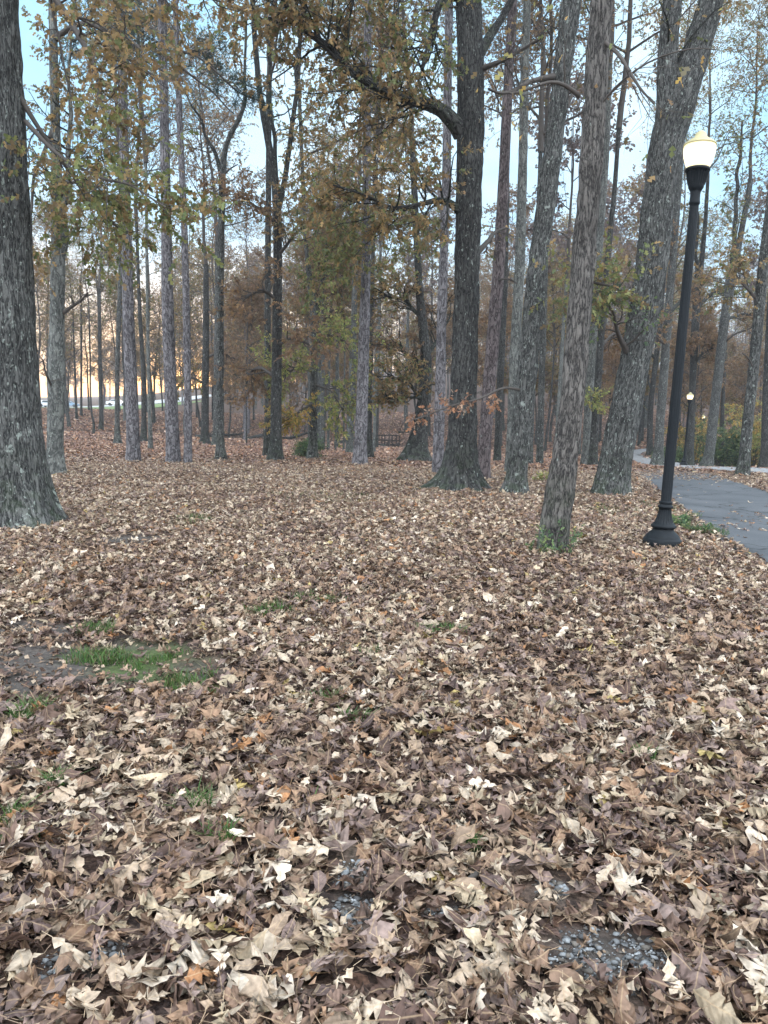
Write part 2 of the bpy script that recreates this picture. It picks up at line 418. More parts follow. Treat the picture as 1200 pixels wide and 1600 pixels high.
PAL = {
 'brown': [(.15, .095, .06), (.19, .125, .075), (.11, .078, .058), (.22, .14, .075), (.13, .10, .065)],
 'rust':  [(.17, .11, .07), (.21, .13, .075), (.14, .09, .065), (.16, .12, .075), (.24, .15, .075)],
 'olive': [(.12, .14, .055), (.16, .16, .06), (.09, .115, .05), (.21, .145, .065), (.17, .175, .065), (.14, .10, .055)],
 'mix':   [(.16, .115, .06), (.12, .135, .055), (.20, .14, .065), (.11, .095, .055), (.26, .175, .075), (.19, .12, .06)],
 'yellow':[(.24, .26, .08), (.30, .27, .09), (.16, .20, .07), (.22, .18, .08), (.14, .15, .07)],
 'gold':  [(.40, .27, .08), (.34, .21, .07), (.24, .21, .07), (.16, .16, .06)],
 'green': [(.06, .10, .05), (.09, .13, .055), (.12, .15, .06), (.05, .075, .045)],
 'mauve': [(.14, .115, .11), (.17, .14, .13), (.12, .10, .10), (.18, .135, .12)],
 'orange':[(.30, .15, .08), (.24, .12, .07), (.34, .23, .16), (.20, .11, .075)],
 'pine':  [(.030, .055, .048), (.042, .072, .058), (.025, .048, .042)],
}
def palcol(name, n, rng):
    p = np.array(PAL[name]); c = p[rng.integers(0, len(p), n)] * (1.25 if name != 'pine' else 1)
    return c * (.72 + .56 * rng.random((n, 1)))

def foliage_from(mbw, mbl, P, R, rng, nsec=6, lsec=2.0, ntw=6, ltw=.6, nlf=7, size=.12, pal='mix', up=.02, sides=4, shape='A', t0=.2, ang=.85, droop=.5, flat=.3, density_noise=None):
    """secondary limbs, twigs and leaves out of the polylines P"""
    p, d, r, t = sprout(P, R, nsec, rng, t0, 1, ang, flat)
    L = lsec * (.5 + .8 * rng.random(len(p))) * (1.15 - .55 * t)
    P2, R2 = grow(p, d, L, np.clip(r * .5, .005, .028), 6, rng, .22, up)
    V, Q, b = tubes(P2, R2, sides); mbw.add(V, Q, b)
    p, d, r, t = sprout(P2, R2, ntw, rng, .2, 1, .75, flat)
    L = ltw * (.5 + rng.random(len(p)))
    P3, R3 = grow(p, d, L, np.clip(r * .5, .003, .012), 4, rng, .28, up * .5)
    V, Q, b = tubes(P3, R3, 3); mbw.add(V, Q, b)
    if nlf:
        p, d, r, t = sprout(P3, R3, nlf, rng, .25, 1.0, .9)
        if density_noise:
            k = noise3(p * density_noise[0] + 7.3) > density_noise[1]
            p, d = p[k], d[k]
        if pal == 'pine':
            p = np.repeat(p, 8, 0); d = np.repeat(d, 8, 0); fdir = norm(d + rng.normal(size=d.shape) * .75); n = len(p); Rm = rotm(fdir, rnd_dir(n, rng))
            Vn = np.einsum('nij,kj->nki', Rm, np.array([(-.03, 0, 0), (.03, 0, 0), (.015, 1, 0), (-.015, 1, 0)])) * (.17 + .10 * rng.random(n))[:, None, None] + p[:, None]
            mbl.add(Vn, (np.arange(n)[:, None] * 4 + np.arange(4)[None]), C=np.concatenate([palcol('pine', n, rng), np.ones((n, 1))], 1)[:, None].repeat(4, 1)); return P2, P3
        f = d + np.array([0, 0, -droop]) + rng.normal(size=d.shape) * .35
        leaves(mbl, p, f, size * (.65 + .7 * rng.random(len(p))), palcol(pal, len(p), rng), rng, shape)
    return P2, P3

def trunk_surface(P, R, sides, v, flare=0.0, fh=.5, lobes=5, ridge=0.0, rf=(22, 2.6), seed=0, fluted=.0):
    """single detailed trunk with root flare and bark ridges modelled in the surface"""
    rng = np.random.default_rng(seed + 77)
    N = len(P); T = norm(np.gradient(P, axis=0))
    A = norm(np.cross(np.array([[0.1, 1., 0]]), T)); Bn = np.cross(T, A)
    th = np.linspace(0, 2 * PI, sides, endpoint=False); c, s = np.cos(th), np.sin(th)
    ph = rng.random(3) * 6.28
    lob = .5 + .5 * np.cos(lobes * th + ph[0] + .7 * np.sin(th + ph[1])) * .8 + .2 * np.cos((lobes + 2) * th + ph[2])
    fl = flare * np.exp(-np.clip(v, 0, None) / fh)[:, None] * (.45 + .9 * np.clip(lob, 0, 1.3)[None])
    rr = R[:, None] * (1 + fl + fluted * np.exp(-v / 3)[:, None] * (lob[None] - .5))
    r0 = float(np.median(R))
    bk = np.stack([np.broadcast_to(c * r0, (N, sides)), np.broadcast_to(s * r0, (N, sides)), np.broadcast_to(v[:, None], (N, sides))], -1)
    if ridge:
        q = bk.copy(); q[..., 2] = q[..., 2] * (rf[1] / rf[0])
        wv = noise3(bk * np.array([3, 3, 2.2]) + seed) * .06
        q = q + wv[..., None]
        n1 = 1 - np.abs(2 * noise3(q * rf[0] + seed * 3.1) - 1) * 1.7
        n2 = noise3(q * rf[0] * 2.3 + 11) - .5
        n3 = noise3(bk * 4.0 + seed) - .5
        rr = rr + ridge * (-n1 * .9 + .5 + n2 * .55) + r0 * .05 * n3
    D = A[:, None] * c[None, :, None] + Bn[:, None] * s[None, :, None]
    V = P[:, None] + D * rr[..., None]
    i = np.arange(N - 1)[:, None] * sides; j = np.arange(sides)[None]; j2 = (j + 1) % sides
    Q = np.stack([i + j, i + j2, i + sides + j2, i + sides + j], -1).reshape(-1, 4)
    return V.reshape(-1, 3), Q, bk.reshape(-1, 3)

def resample(P, step):
    P = np.asarray(P, float); d = np.linalg.norm(np.diff(P[:, :3], axis=0), axis=1); s = np.concatenate([[0], np.cumsum(d)])
    n = max(4, int(s[-1] / step) + 1); t = np.linspace(0, s[-1], n)
    # smooth (Catmull-like) by interpolating then averaging
    Q = np.stack([np.interp(t, s, P[:, k]) for k in range(P.shape[1])], 1)
    w_ = max(1, int(.35 / step)); 
    if n > 2 * w_ + 3:
        k = np.ones(2 * w_ + 1) / (2 * w_ + 1)
        E = np.concatenate([2 * Q[:1] - Q[1:w_ + 1][::-1], Q, 2 * Q[-1:] - Q[-w_ - 1:-1][::-1]])
        Q = np.stack([np.convolve(E[:, c], k, 'valid') for c in range(Q.shape[1])], 1)
    return Q, t

# ------------------------------------------------------------------ ground, path, patches
def ell(cx, cy, rx, ry):
    """ground ellipse under a photo-pixel ellipse -> centre, half width, half depth"""
    c = G(cx, cy); e = G(cx + rx, cy); f = G(cx, cy - ry); g_ = G(cx, cy + ry)
    return (c[0], (f[1] + g_[1]) / 2, abs(e[0] - c[0]), abs(f[1] - g_[1]) / 2)
SOIL = [ell(130, 1040, 200, 34), ell(20, 1070, 70, 60), ell(205, 845, 55, 9), ell(60, 985, 110, 12), ell(300, 1050, 50, 18),
        ell(850, 1330, 22, 10), ell(720, 1305, 22, 8)]
GRAV = [ell(950, 1525, 85, 38), ell(925, 1488, 36, 18), ell(545, 1440, 34, 34), ell(545, 1375, 26, 18), ell(690, 1440, 30, 12), ell(860, 1400, 24, 14), ell(75, 1530, 34, 26), ell(170, 1500, 30, 18), ell(650, 1560, 26, 18)]
MOSS = [ell(215, 1035, 120, 26), ell(300, 1075, 50, 20), ell(30, 1115, 60, 30), ell(545, 1330, 20, 18)]
def emask(E, x, y, soft=.35, wob=.5):
    m = np.zeros_like(x, float)
    nz = (fbm2(x, y, 3.2, 3, 4.4) - .5) * 2 * wob
    for (cx, cy, rx, ry) in E:
        d = np.sqrt(((x - cx) / rx) ** 2 + ((y - cy) / ry) ** 2) + nz
        m = np.maximum(m, np.clip((1 + soft - d) / (2 * soft), 0, 1))
    return m

def edge(pts): return np.array([G(*p)[:2] for p in pts])
PL = edge([(1330, 1010), (1200, 892), (1128, 848), (1090, 822), (1060, 795), (1030, 770), (1005, 750), (986, 738)])
PR = edge([(1620, 890), (1330, 800), (1200, 768), (1165, 757), (1130, 747), (1108, 740), (1088, 734), (1050, 730)])
CL = edge([(1290, 749), (1210, 743), (1150, 736.5), (1100, 734), (1045, 731.5), (1008, 726), (986, 719), (978, 711), (986, 703.5), (1030, 699), (1090, 698.5)])
CRr = edge([(1290, 739), (1210, 735), (1150, 729), (1100, 727), (1052, 724), (1018, 719), (1000, 713.5), (998, 709), (1006, 706), (1040, 703.6), (1090, 703.2)])
def resamp2(P, n):
    s = np.concatenate([[0], np.cumsum(np.linalg.norm(np.diff(P, axis=0), axis=1))]); t = np.linspace(0, s[-1], n)
    Q = np.stack([np.interp(t, s, P[:, k]) for k in (0, 1)], 1)
    for _ in range(3): Q[1:-1] = (Q[:-2] + 2 * Q[1:-1] + Q[2:]) / 4
    return Q
def inpoly(poly, x, y):
    c = np.zeros(x.shape, bool); n = len(poly)
    for i in range(n):
        x1, y1 = poly[i]; x2, y2 = poly[(i + 1) % n]
        if y1 == y2: continue
        k = ((y1 > y) != (y2 > y)) & (x < (x2 - x1) * (y - y1) / (y2 - y1) + x1)
        c ^= k
    return c
_a, _b = resamp2(PL, 40), resamp2(PR, 40); _d = norm_ = (_b - _a) / np.linalg.norm(_b - _a, axis=1, keepdims=True)
_w = (.06 + .28 * noise2(_a[:, 0], _a[:, 1], 3.0))[:, None]
POLY_A = np.concatenate([_a + _d * _w, (_b - _d * _w * 1.6)[::-1]])
POLY_C = np.concatenate([resamp2(CL, 60), resamp2(CRr, 60)[::-1]])

def ribbon(name, L, R, m, lift, mat, thick=.05, wob=.03):
    n = max(40, int(np.linalg.norm(np.diff(L, axis=0), axis=1).sum() / .3))
    A, B = resamp2(L, n), resamp2(R, n)
    if wob:
        A = A + (fbm2(A[:, 0], A[:, 1], 2.5, 2)[:, None] - .5) * wob * 2
    t = np.linspace(0, 1, m)[None, :, None]
    P = A[:, None] * (1 - t) + B[:, None] * t
    z = H(P[..., 0], P[..., 1]) + lift
    V = np.concatenate([P, z[..., None]], -1)
    lo = V.copy(); lo[..., 2] -= thick
    VV = np.concatenate([lo[:, :1], V, lo[:, -1:]], 1)
    mm = m + 2; i = np.arange(n - 1)[:, None] * mm; j = np.arange(mm - 1)[None]
    Q = np.stack([i + j, i + j + 1, i + mm + j + 1, i + mm + j], -1).reshape(-1, 4)
    o = link(name, mkmesh(name, VV.reshape(-1, 3), [Q], {}, mat)); o['kind'] = 'structure'
    return o

def ground_material():
    m, n, l, b = newmat('ground_material')
    tcn = n.new('ShaderNodeTexCoord')
    nz = n.new('ShaderNodeTexNoise'); nz.inputs['Scale'].default_value = 5; nz.inputs['Detail'].default_value = 3
    l.new(tcn.outputs['Object'], nz.inputs['Vector'])
    ad = n.new('ShaderNodeVectorMath'); ad.operation = 'MULTIPLY_ADD'; ad.inputs[1].default_value = (.16, .16, .16)
    l.new(nz.outputs['Color'], ad.inputs[0]); l.new(tcn.outputs['Object'], ad.inputs[2])
    vo = n.new('ShaderNodeTexVoronoi'); vo.inputs['Scale'].default_value = 9; l.new(ad.outputs[0], vo.inputs['Vector'])
    rp = n.new('ShaderNodeValToRGB'); rp.color_ramp.interpolation = 'CONSTANT'
    cols = [(.05, .034, .028), (.13, .085, .065), (.08, .054, .045), (.19, .13, .10), (.11, .070, .055), (.17, .12, .095), (.15, .088, .062), (.07, .05, .044)]
    while len(rp.color_ramp.elements) < len(cols): rp.color_ramp.elements.new(.5)
    for i, c in enumerate(cols):
        rp.color_ramp.elements[i].position = i / len(cols); rp.color_ramp.elements[i].color = (*c, 1)
    sp = n.new('ShaderNodeSeparateColor'); l.new(vo.outputs['Color'], sp.inputs[0]); l.new(sp.outputs[0], rp.inputs['Fac'])
    bg_ = n.new('ShaderNodeTexNoise'); bg_.inputs['Scale'].default_value = .22; bg_.inputs['Detail'].default_value = 4
    l.new(tcn.outputs['Object'], bg_.inputs['Vector'])
    br = n.new('ShaderNodeMapRange'); br.inputs['To Min'].default_value = .7; br.inputs['To Max'].default_value = 1.3
    l.new(bg_.outputs['Fac'], br.inputs['Value'])
    mu = n.new('ShaderNodeMixRGB'); mu.blend_type = 'MULTIPLY'; mu.inputs['Fac'].default_value = 1
    l.new(rp.outputs[0], mu.inputs['Color1']); l.new(br.outputs[0], mu.inputs['Color2'])
    gn = n.new('ShaderNodeTexNoise'); gn.inputs['Scale'].default_value = 48; gn.inputs['Detail'].default_value = 6; gn.inputs['Roughness'].default_value = .7
    l.new(tcn.outputs['Object'], gn.inputs['Vector'])
    gm_ = n.new('ShaderNodeMapRange'); gm_.inputs['From Min'].default_value = .35; gm_.inputs['From Max'].default_value = .68; gm_.inputs['To Min'].default_value = .18; gm_.inputs['To Max'].default_value = 1.25
    l.new(gn.outputs['Fac'], gm_.inputs['Value'])
    mu0 = mu; mu = n.new('ShaderNodeMixRGB'); mu.blend_type = 'MULTIPLY'; mu.inputs['Fac'].default_value = 1
    l.new(mu0.outputs[0], mu.inputs['Color1']); l.new(gm_.outputs[0], mu.inputs['Color2'])
    at = n.new('ShaderNodeAttribute'); at.attribute_name = 'mask'
    sx = n.new('ShaderNodeSeparateXYZ'); l.new(at.outputs['Vector'], sx.inputs[0])
    sn = n.new('ShaderNodeTexNoise'); sn.inputs['Scale'].default_value = 22; sn.inputs['Detail'].default_value = 9; sn.inputs['Roughness'].default_value = .72
    l.new(tcn.outputs['Object'], sn.inputs['Vector'])
    sr = n.new('ShaderNodeValToRGB'); sr.color_ramp.elements[0].color = (.03, .027, .025, 1); sr.color_ramp.elements[1].color = (.12, .105, .095, 1)
    sr.color_ramp.elements[0].position = .3; sr.color_ramp.elements[1].position = .7
    l.new(sn.outputs['Fac'], sr.inputs['Fac'])
    m1 = n.new('ShaderNodeMixRGB'); l.new(sx.outputs['X'], m1.inputs['Fac']); l.new(mu.outputs[0], m1.inputs['Color1']); l.new(sr.outputs[0], m1.inputs['Color2'])
    gr = n.new('ShaderNodeValToRGB'); gr.color_ramp.elements[0].color = (.022, .036, .016, 1); gr.color_ramp.elements[1].color = (.095, .135, .038, 1)
    gr.color_ramp.elements[0].position = .3; gr.color_ramp.elements[1].position = .7
    l.new(sn.outputs['Fac'], gr.inputs['Fac'])
    m2 = n.new('ShaderNodeMixRGB'); l.new(sx.outputs['Y'], m2.inputs['Fac']); l.new(m1.outputs[0], m2.inputs['Color1']); l.new(gr.outputs[0], m2.inputs['Color2'])
    l.new(m2.outputs[0], b.inputs['Base Color']); b.inputs['Roughness'].default_value = .95; b.inputs['Specular IOR Level'].default_value = .15
    bp = n.new('ShaderNodeBump'); bp.inputs['Strength'].default_value = .8; bp.inputs['Distance'].default_value = .03
    ab = n.new('ShaderNodeMath'); ab.operation = 'MULTIPLY_ADD'; ab.inputs[1].default_value = .5
    l.new(sn.outputs['Fac'], ab.inputs[0]); l.new(sp.outputs[1], ab.inputs[2])
    l.new(ab.outputs[0], bp.inputs['Height']); l.new(bp.outputs[0], b.inputs['Normal'])
    return m

def axis(breaks):
    out = []
    for (a_, b_, s_) in breaks: out.append(np.arange(a_, b_, s_))
    return np.concatenate(out + [[breaks[-1][1]]])
gy = axis([(-60, -4, 4), (-4, 0, .5), (0, 12, .1), (12, 30, .3), (30, 120, .8), (120, 420, 5), (420, 900, 60)])
gxp = axis([(0, 6, .1), (6, 16, .3), (16, 80, .9), (80, 260, 6), (260, 860, 60)])
gx = np.concatenate([-gxp[::-1][:-1], gxp])
X, Y = np.meshgrid(gx, gy)
Z = H(X, Y) + .02 * (fbm2(X, Y, 2.6, 3, 9) - .5) * (np.abs(X) < 16) * (Y < 30)
soilm = emask(SOIL, X, Y); gravm = emask(GRAV, X, Y); mossm = emask(MOSS, X, Y, .4, .9)
Z = Z - .006 * soilm
nx = len(gx); I = np.arange(len(gy) - 1)[:, None] * nx; J = np.arange(nx - 1)[None]
Q = np.stack([I + J, I + J + 1, I + nx + J + 1, I + nx + J], -1).reshape(-1, 4)
mask = np.stack([np.maximum(soilm, gravm), mossm * .8 * np.clip((fbm2(X, Y, 5.5, 3, 6.6) - .36) * 6, 0, 1), gravm], -1).reshape(-1, 3)
o = link('ground', mkmesh('ground', np.stack([X, Y, Z], -1).reshape(-1, 3), [Q], {'mask': mask}, ground_material())); o['kind'] = 'structure'

def asphalt():
    m, n, l, b = newmat('asphalt_material')
    tcn = n.new('ShaderNodeTexCoord')
    a1 = n.new('ShaderNodeTexNoise'); a1.inputs['Scale'].default_value = 90; a1.inputs['Detail'].default_value = 3
    a2 = n.new('ShaderNodeTexNoise'); a2.inputs['Scale'].default_value = .9; a2.inputs['Detail'].default_value = 5
    for q in (a1, a2): l.new(tcn.outputs['Object'], q.inputs['Vector'])
    r = n.new('ShaderNodeValToRGB'); r.color_ramp.elements[0].color = (.035, .04, .046, 1); r.color_ramp.elements[1].color = (.115, .12, .13, 1)
    r.color_ramp.elements[0].position = .3; r.color_ramp.elements[1].position = .75
    ad = n.new('ShaderNodeMath'); ad.operation = 'MULTIPLY_ADD'; ad.inputs[1].default_value = .45
    l.new(a1.outputs['Fac'], ad.inputs[0]); h = n.new('ShaderNodeMath'); h.operation = 'MULTIPLY'; h.inputs[1].default_value = .55
    l.new(a2.outputs['Fac'], h.inputs[0]); l.new(h.outputs[0], ad.inputs[2]); l.new(ad.outputs[0], r.inputs['Fac'])
    # fine cracks
    vo = n.new('ShaderNodeTexVoronoi'); vo.feature = 'DISTANCE_TO_EDGE'; vo.inputs['Scale'].default_value = .55
    wn_ = n.new('ShaderNodeTexNoise'); wn_.inputs['Scale'].default_value = 2.5; wn_.inputs['Detail'].default_value = 4
    l.new(tcn.outputs['Object'], wn_.inputs['Vector'])
    av = n.new('ShaderNodeVectorMath'); av.operation = 'MULTIPLY_ADD'; av.inputs[1].default_value = (.6, .6, .6)
    l.new(wn_.outputs['Color'], av.inputs[0]); l.new(tcn.outputs['Object'], av.inputs[2]); l.new(av.outputs[0], vo.inputs['Vector'])
    cm = n.new('ShaderNodeMapRange'); cm.inputs['From Min'].default_value = .004; cm.inputs['From Max'].default_value = .012
    cm.inputs['To Min'].default_value = .3; cm.inputs['To Max'].default_value = 1
    l.new(vo.outputs['Distance'], cm.inputs['Value'])
    mu = n.new('ShaderNodeMixRGB'); mu.blend_type = 'MULTIPLY'; mu.inputs['Fac'].default_value = 1
    l.new(r.outputs[0], mu.inputs['Color1']); l.new(cm.outputs[0], mu.inputs['Color2']); l.new(mu.outputs[0], b.inputs['Base Color'])
    b.inputs['Roughness'].default_value = .75; b.inputs['Specular IOR Level'].default_value = .4
    bp = n.new('ShaderNodeBump'); bp.inputs['Strength'].default_value = .5; bp.inputs['Distance'].default_value = .004
    l.new(a1.outputs['Fac'], bp.inputs['Height']); l.new(bp.outputs[0], b.inputs['Normal'])
    return m
ribbon('asphalt_path', PL, PR, 14, .022, asphalt())
ribbon('concrete_path', CL, CRr, 8, .03, simple('concrete', (.22, .225, .23), .85, bump=.2, bscale=5), wob=0)

# ------------------------------------------------------------------ fallen leaves
def oak_outline(rng, kind):
    if kind == 'pin':      # long, deeply cut
        o = [(.008, 0), (.03, .10), (.16, .14), (.03, .26), (.26, .40), (.22, .34), (.035, .44), (.30, .66), (.24, .58), (.04, .64), (.19, .86), (.05, .84), (.0, 1.0)]
    elif kind == 'red':      # pointed lobes
        o = [(.010, 0), (.05, .07), (.19, .17), (.055, .25), (.36, .46), (.30, .38), (.07, .47), (.35, .76), (.27, .66), (.08, .70), (.17, .90), (.04, .90), (.0, 1.0)]
    elif kind == 'white':  # rounded lobes
        o = [(.010, 0), (.06, .08), (.16, .16), (.14, .24), (.07, .28), (.26, .42), (.25, .52), (.09, .50), (.30, .68), (.26, .78), (.11, .76), (.15, .92), (.0, .99)]
    elif kind == 'maple':
        o = [(.010, .0), (.12, .02), (.38, .10), (.22, .20), (.46, .44), (.34, .42), (.15, .42), (.33, .74), (.20, .66), (.10, .60), (.12, .78), (.06, .86), (.0, 1.0)]
    else:                  # plain blade
        o = [(.008, 0), (.07, .08), (.14, .18), (.18, .28), (.205, .38), (.21, .48), (.205, .56), (.18, .66), (.15, .74), (.11, .82), (.07, .89), (.03, .95), (.0, 1.0)]
    o = np.array(o); return o
def leaf_variant(rng, kind, lod):
    """curled leaf as verts, quads; x across, y along"""
    def half(sgn):
        o = oak_outline(rng, kind).copy()
        o[1:-1] += rng.normal(size=(len(o) - 2, 2)) * .026
        o[:, 0] = np.abs(o[:, 0]) * sgn * (.6 + .55 * rng.random()); return o
    L, R = half(-1), half(1)
    if lod == 1:
        k = [0, 2, 3, 4, 6, 7, 9, 12]; L, R = L[k], R[k]
    m = (L[:, 1] + R[:, 1]) / 2; m = np.maximum.accumulate(m); mid = np.stack([m * 0, m], 1)
    n = len(L); V2 = np.concatenate([mid, L, R]); i = np.arange(n - 1)
    Q = np.concatenate([np.stack([i, i + 1, n + i + 1, n + i], 1), np.stack([i + 1, i, 2 * n + i, 2 * n + i + 1], 1)])
    bk = np.concatenate([V2, np.zeros((len(V2), 1))], 1); bk[:, 2] = rng.random() * 9
    x, y = V2[:, 0], V2[:, 1] - .5
    z = .45 * rng.random() * np.abs(x) * rng.choice([-1, 1, 1])
    c = rng.normal() * 1.05 + .01                        # bend along
    yy = np.sin(c * y) / c; z = z + (1 - np.cos(c * y)) / c
    c2 = rng.normal() * 2.0 + .01; xx = np.sin(c2 * x) / c2; z = z + (1 - np.cos(c2 * x)) / c2
    tw = rng.normal() * 1.0 * y; xx, z = xx * np.cos(tw) - z * np.sin(tw), xx * np.sin(tw) + z * np.cos(tw)
    z = z + (noise3(np.stack([V2[:, 0] * 4 + bk[0, 2], V2[:, 1] * 4, V2[:, 0] * 0], 1)) - .5) * .22
    V = np.stack([xx, yy, z - z.mean()], 1)
    if lod == 0:                                  # stalk
        s = np.array([(-.008, -.5, 0), (.008, -.5, 0), (.006, -.78, .05), (-.006, -.78, .05)]) + [0, 0, V[0, 2]]
        s[:2, 1] = yy[0]; s[2:, 1] = yy[0] - .25
        Q = np.concatenate([Q, [[len(V), len(V) + 1, len(V) + 2, len(V) + 3]]]); V = np.concatenate([V, s])
        bk = np.concatenate([bk, [[0, 0, 0]] * 4])
    return V, Q, bk
LPAL = np.array([(.48, .385, .275), (.40, .305, .21), (.58, .485, .365), (.31, .22, .145), (.22, .14, .09), (.15, .095, .068), (.20, .138, .112),
                 (.125, .083, .07), (.26, .16, .095), (.34, .165, .07), (.26, .19, .155), (.105, .062, .045), (.43, .34, .22), (.37, .28, .10)])
LPAL = LPAL * np.array([.96, .965, 1.02])
LW_NEAR = np.array([13, 13, 6, 13, 13, 11, 6, 5, 11, 2.6, 7, 9, 9, .7])
LW_FAR = np.array([4, 8, 2, 10, 14, 12, 14, 9, 13, 7.0, 8, 6, 4, .5])
def scatter(y0, y1, dens, rng):
    """uniform points in the view wedge with a margin"""
    hw = lambda d: .56 * d + 1.6
    area = (hw(y0) + hw(y1)) * (y1 - y0); n = int(area * dens)
    y = y0 + (y1 - y0) * rng.random(n * 2); k = rng.random(n * 2) < hw(y) / hw(y1); y = y[k]
    n = min(len(y), n); y = y[:n]
    return (rng.random(n) * 2 - 1) * hw(y), y
def litter_layer(mb, y0, y1, dens, lod, rng, size=(.085, .155), nvar=60, lift=.03, tilt=.38, weights=LW_NEAR, bare=True):
    x, y = scatter(y0, y1, dens, rng)
    p = np.ones(len(x))
    if bare:
        p = 1 - np.maximum(.90 * emask(SOIL, x, y, .5), .95 * emask(GRAV, x, y, .3))
        p *= 1 - .72 * emask(MOSS, x, y, .5)
        thin = fbm2(x, y, .8, 3, 1.1); p *= np.clip((thin - .22) * 6, .82, 1)
    onp = inpoly(POLY_A, x, y) | inpoly(POLY_C, x, y)
    far_part = np.clip((y - 20) / 7, 0, 1) * np.where(inpoly(POLY_A, x, y), 1, 0)
    p = np.where(onp, .006 + .05 * np.clip((fbm2(x, y, .5, 3, 8.1) - .52) * 5, 0, 1) + .45 * far_part, p)
    k = rng.random(len(x)) < p; x, y, onp = x[k], y[k], onp[k]; n = len(x)
    if lod < 2:
        kinds = ['red', 'pin', 'white', 'pin', 'red', 'plain', 'red', 'maple', 'pin', 'red', 'white', 'plain']
        var = [leaf_variant(rng, kinds[i % len(kinds)], lod) for i in range(nvar)]
    else:
        var = [(LEAF_B * np.array([1.5, 1, rng.normal() * 3]) - [0, .5, 0], np.array([(0, 1, 2, 3)]), LEAF_B) for _ in range(6)]
    vi = rng.integers(0, len(var), n)
    az = rng.random(n) * 2 * PI
    top = rng.random(n)
    tl = rng.normal(size=(n, 2)) * tilt * (.35 + .9 * top[:, None])
    tl = np.where(onp[:, None], tl * .3, tl)
    fwd = np.stack([np.cos(az), np.sin(az), tl[:, 0]], 1); nrm = np.stack([tl[:, 1] * np.sin(az), -tl[:, 1] * np.cos(az), np.ones(n)], 1)
    nrm = np.where((rng.random(n) < .5)[:, None], -nrm, nrm)
    Rm = rotm(fwd, nrm)
    s = (size[0] + (size[1] - size[0]) * rng.random(n) ** 1.2)
    zz = H(x, y) + np.where(onp, .035, .008 + lift * top)
    pos = np.stack([x, y, zz], 1)
    # colour clusters: some places browner, some paler
    nzc = fbm2(x, y, .9, 2, 2.2)
    wgt = weights / weights.sum(); ci = rng.choice(len(LPAL), n, p=wgt)
    swap = rng.random(n) < np.clip((nzc - .5) * 2.2, 0, .6); ci = np.where(swap, rng.choice([4, 5, 7, 11, 8, 6], n), ci)
    C = LPAL[ci] * (.8 + .4 * rng.random((n, 1)))
    C = C * np.where(rng.random(n) < .5, 1.0, .85)[:, None]
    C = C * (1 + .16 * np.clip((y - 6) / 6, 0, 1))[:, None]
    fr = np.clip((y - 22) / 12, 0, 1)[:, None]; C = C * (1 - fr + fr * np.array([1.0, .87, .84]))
    for v, (V, Qv, bk) in enumerate(var):
        q = np.where(vi == v)[0]
        if not len(q): continue
        W = np.einsum('nij,kj->nki', Rm[q], V) * s[q, None, None] + pos[q, None, :]
        off = (np.arange(len(q)) * len(V))[:, None, None]
        Cc = np.concatenate([C[q], np.ones((len(q), 1))], 1)[:, None].repeat(len(V), 1)
        B = np.broadcast_to(bk[None], W.shape).copy(); B[..., 2] = (rng.random(len(q)) * 20)[:, None]
        mb.add(W, (off + Qv[None]).reshape(-1, 4), B=B, C=Cc)
mb = MB(); r_ = np.random.default_rng(3)
litter_layer(mb, .9, 4.2, 680, 0, r_, size=(.09, .168), lift=.055, tilt=.38)
litter_layer(mb, 4.2, 9, 500, 0, r_, size=(.085, .165), lift=.045, tilt=.36)
litter_layer(mb, 9, 16, 420, 1, r_, size=(.075, .14), lift=.045, tilt=.42)
litter_layer(mb, 16, 25, 300, 1, r_, size=(.08, .14), lift=.04, tilt=.34, bare=False)
litter_layer(mb, 25, 45, 130, 2, r_, size=(.10, .18), tilt=.28, lift=.02, weights=LW_FAR, bare=False)
litter_layer(mb, 45, 110, 26, 2, r_, size=(.15, .27), tilt=.22, lift=.02, weights=LW_FAR, bare=False)
# crumbs and torn bits on the bare soil and between the near leaves
def crumbs(x, y, lo, hi):
    n = len(x); az = r_.random(n) * 6.28
    C = LPAL[r_.choice([3, 4, 5, 6, 7, 8, 11, 1], n)] * (.6 + .6 * r_.random((n, 1)))
    leaves(mb, np.stack([x, y, H(x, y) + .004 + .008 * r_.random(n)], 1), np.stack([np.cos(az), np.sin(az), .25 * r_.normal(size=n)], 1), lo + (hi - lo) * r_.random(n) ** 2, C, r_, 'B')
cx_, cy_ = scatter(1.0, 7.0, 900, r_); k = r_.random(len(cx_)) < np.maximum(emask(SOIL, cx_, cy_, .3) * .55, .10); crumbs(cx_[k], cy_[k], .012, .055)
cx_, cy_ = scatter(7.0, 12.0, 260, r_); k = r_.random(len(cx_)) < emask(SOIL, cx_, cy_, .3) * .5; crumbs(cx_[k], cy_[k], .02, .06)
litter_mb = mb

# gravel stones in the bare patches
ico_v, ico_f = None, None
import bmesh
bm_ = bmesh.new(); bmesh.ops.create_icosphere(bm_, subdivisions=1, radius=1)
ico_v = np.array([v.co[:] for v in bm_.verts]); ico_f = np.array([[v.index for v in f.verts] for f in bm_.faces]); bm_.free()
mb = MB(); gx_, gy_ = scatter(1.2, 4.6, 9000, r_)
k = r_.random(len(gx_)) < emask(GRAV, gx_, gy_, .25) * .85; gx_, gy_ = gx_[k], gy_[k]; n = len(gx_)
sv = ico_v[None] * (1 + .36 * r_.normal(size=(n, len(ico_v), 1)))
sv = sv * (np.array([1, .8, .55]) * (.003 + .011 * r_.random((n, 1, 1)) ** 2.4))
ca, sa = np.cos(r_.random(n) * 6.28), np.sin(r_.random(n) * 6.28)
sv = sv + np.stack([gx_, gy_, H(gx_, gy_) + .012 * r_.random(n)], 1)[:, None]
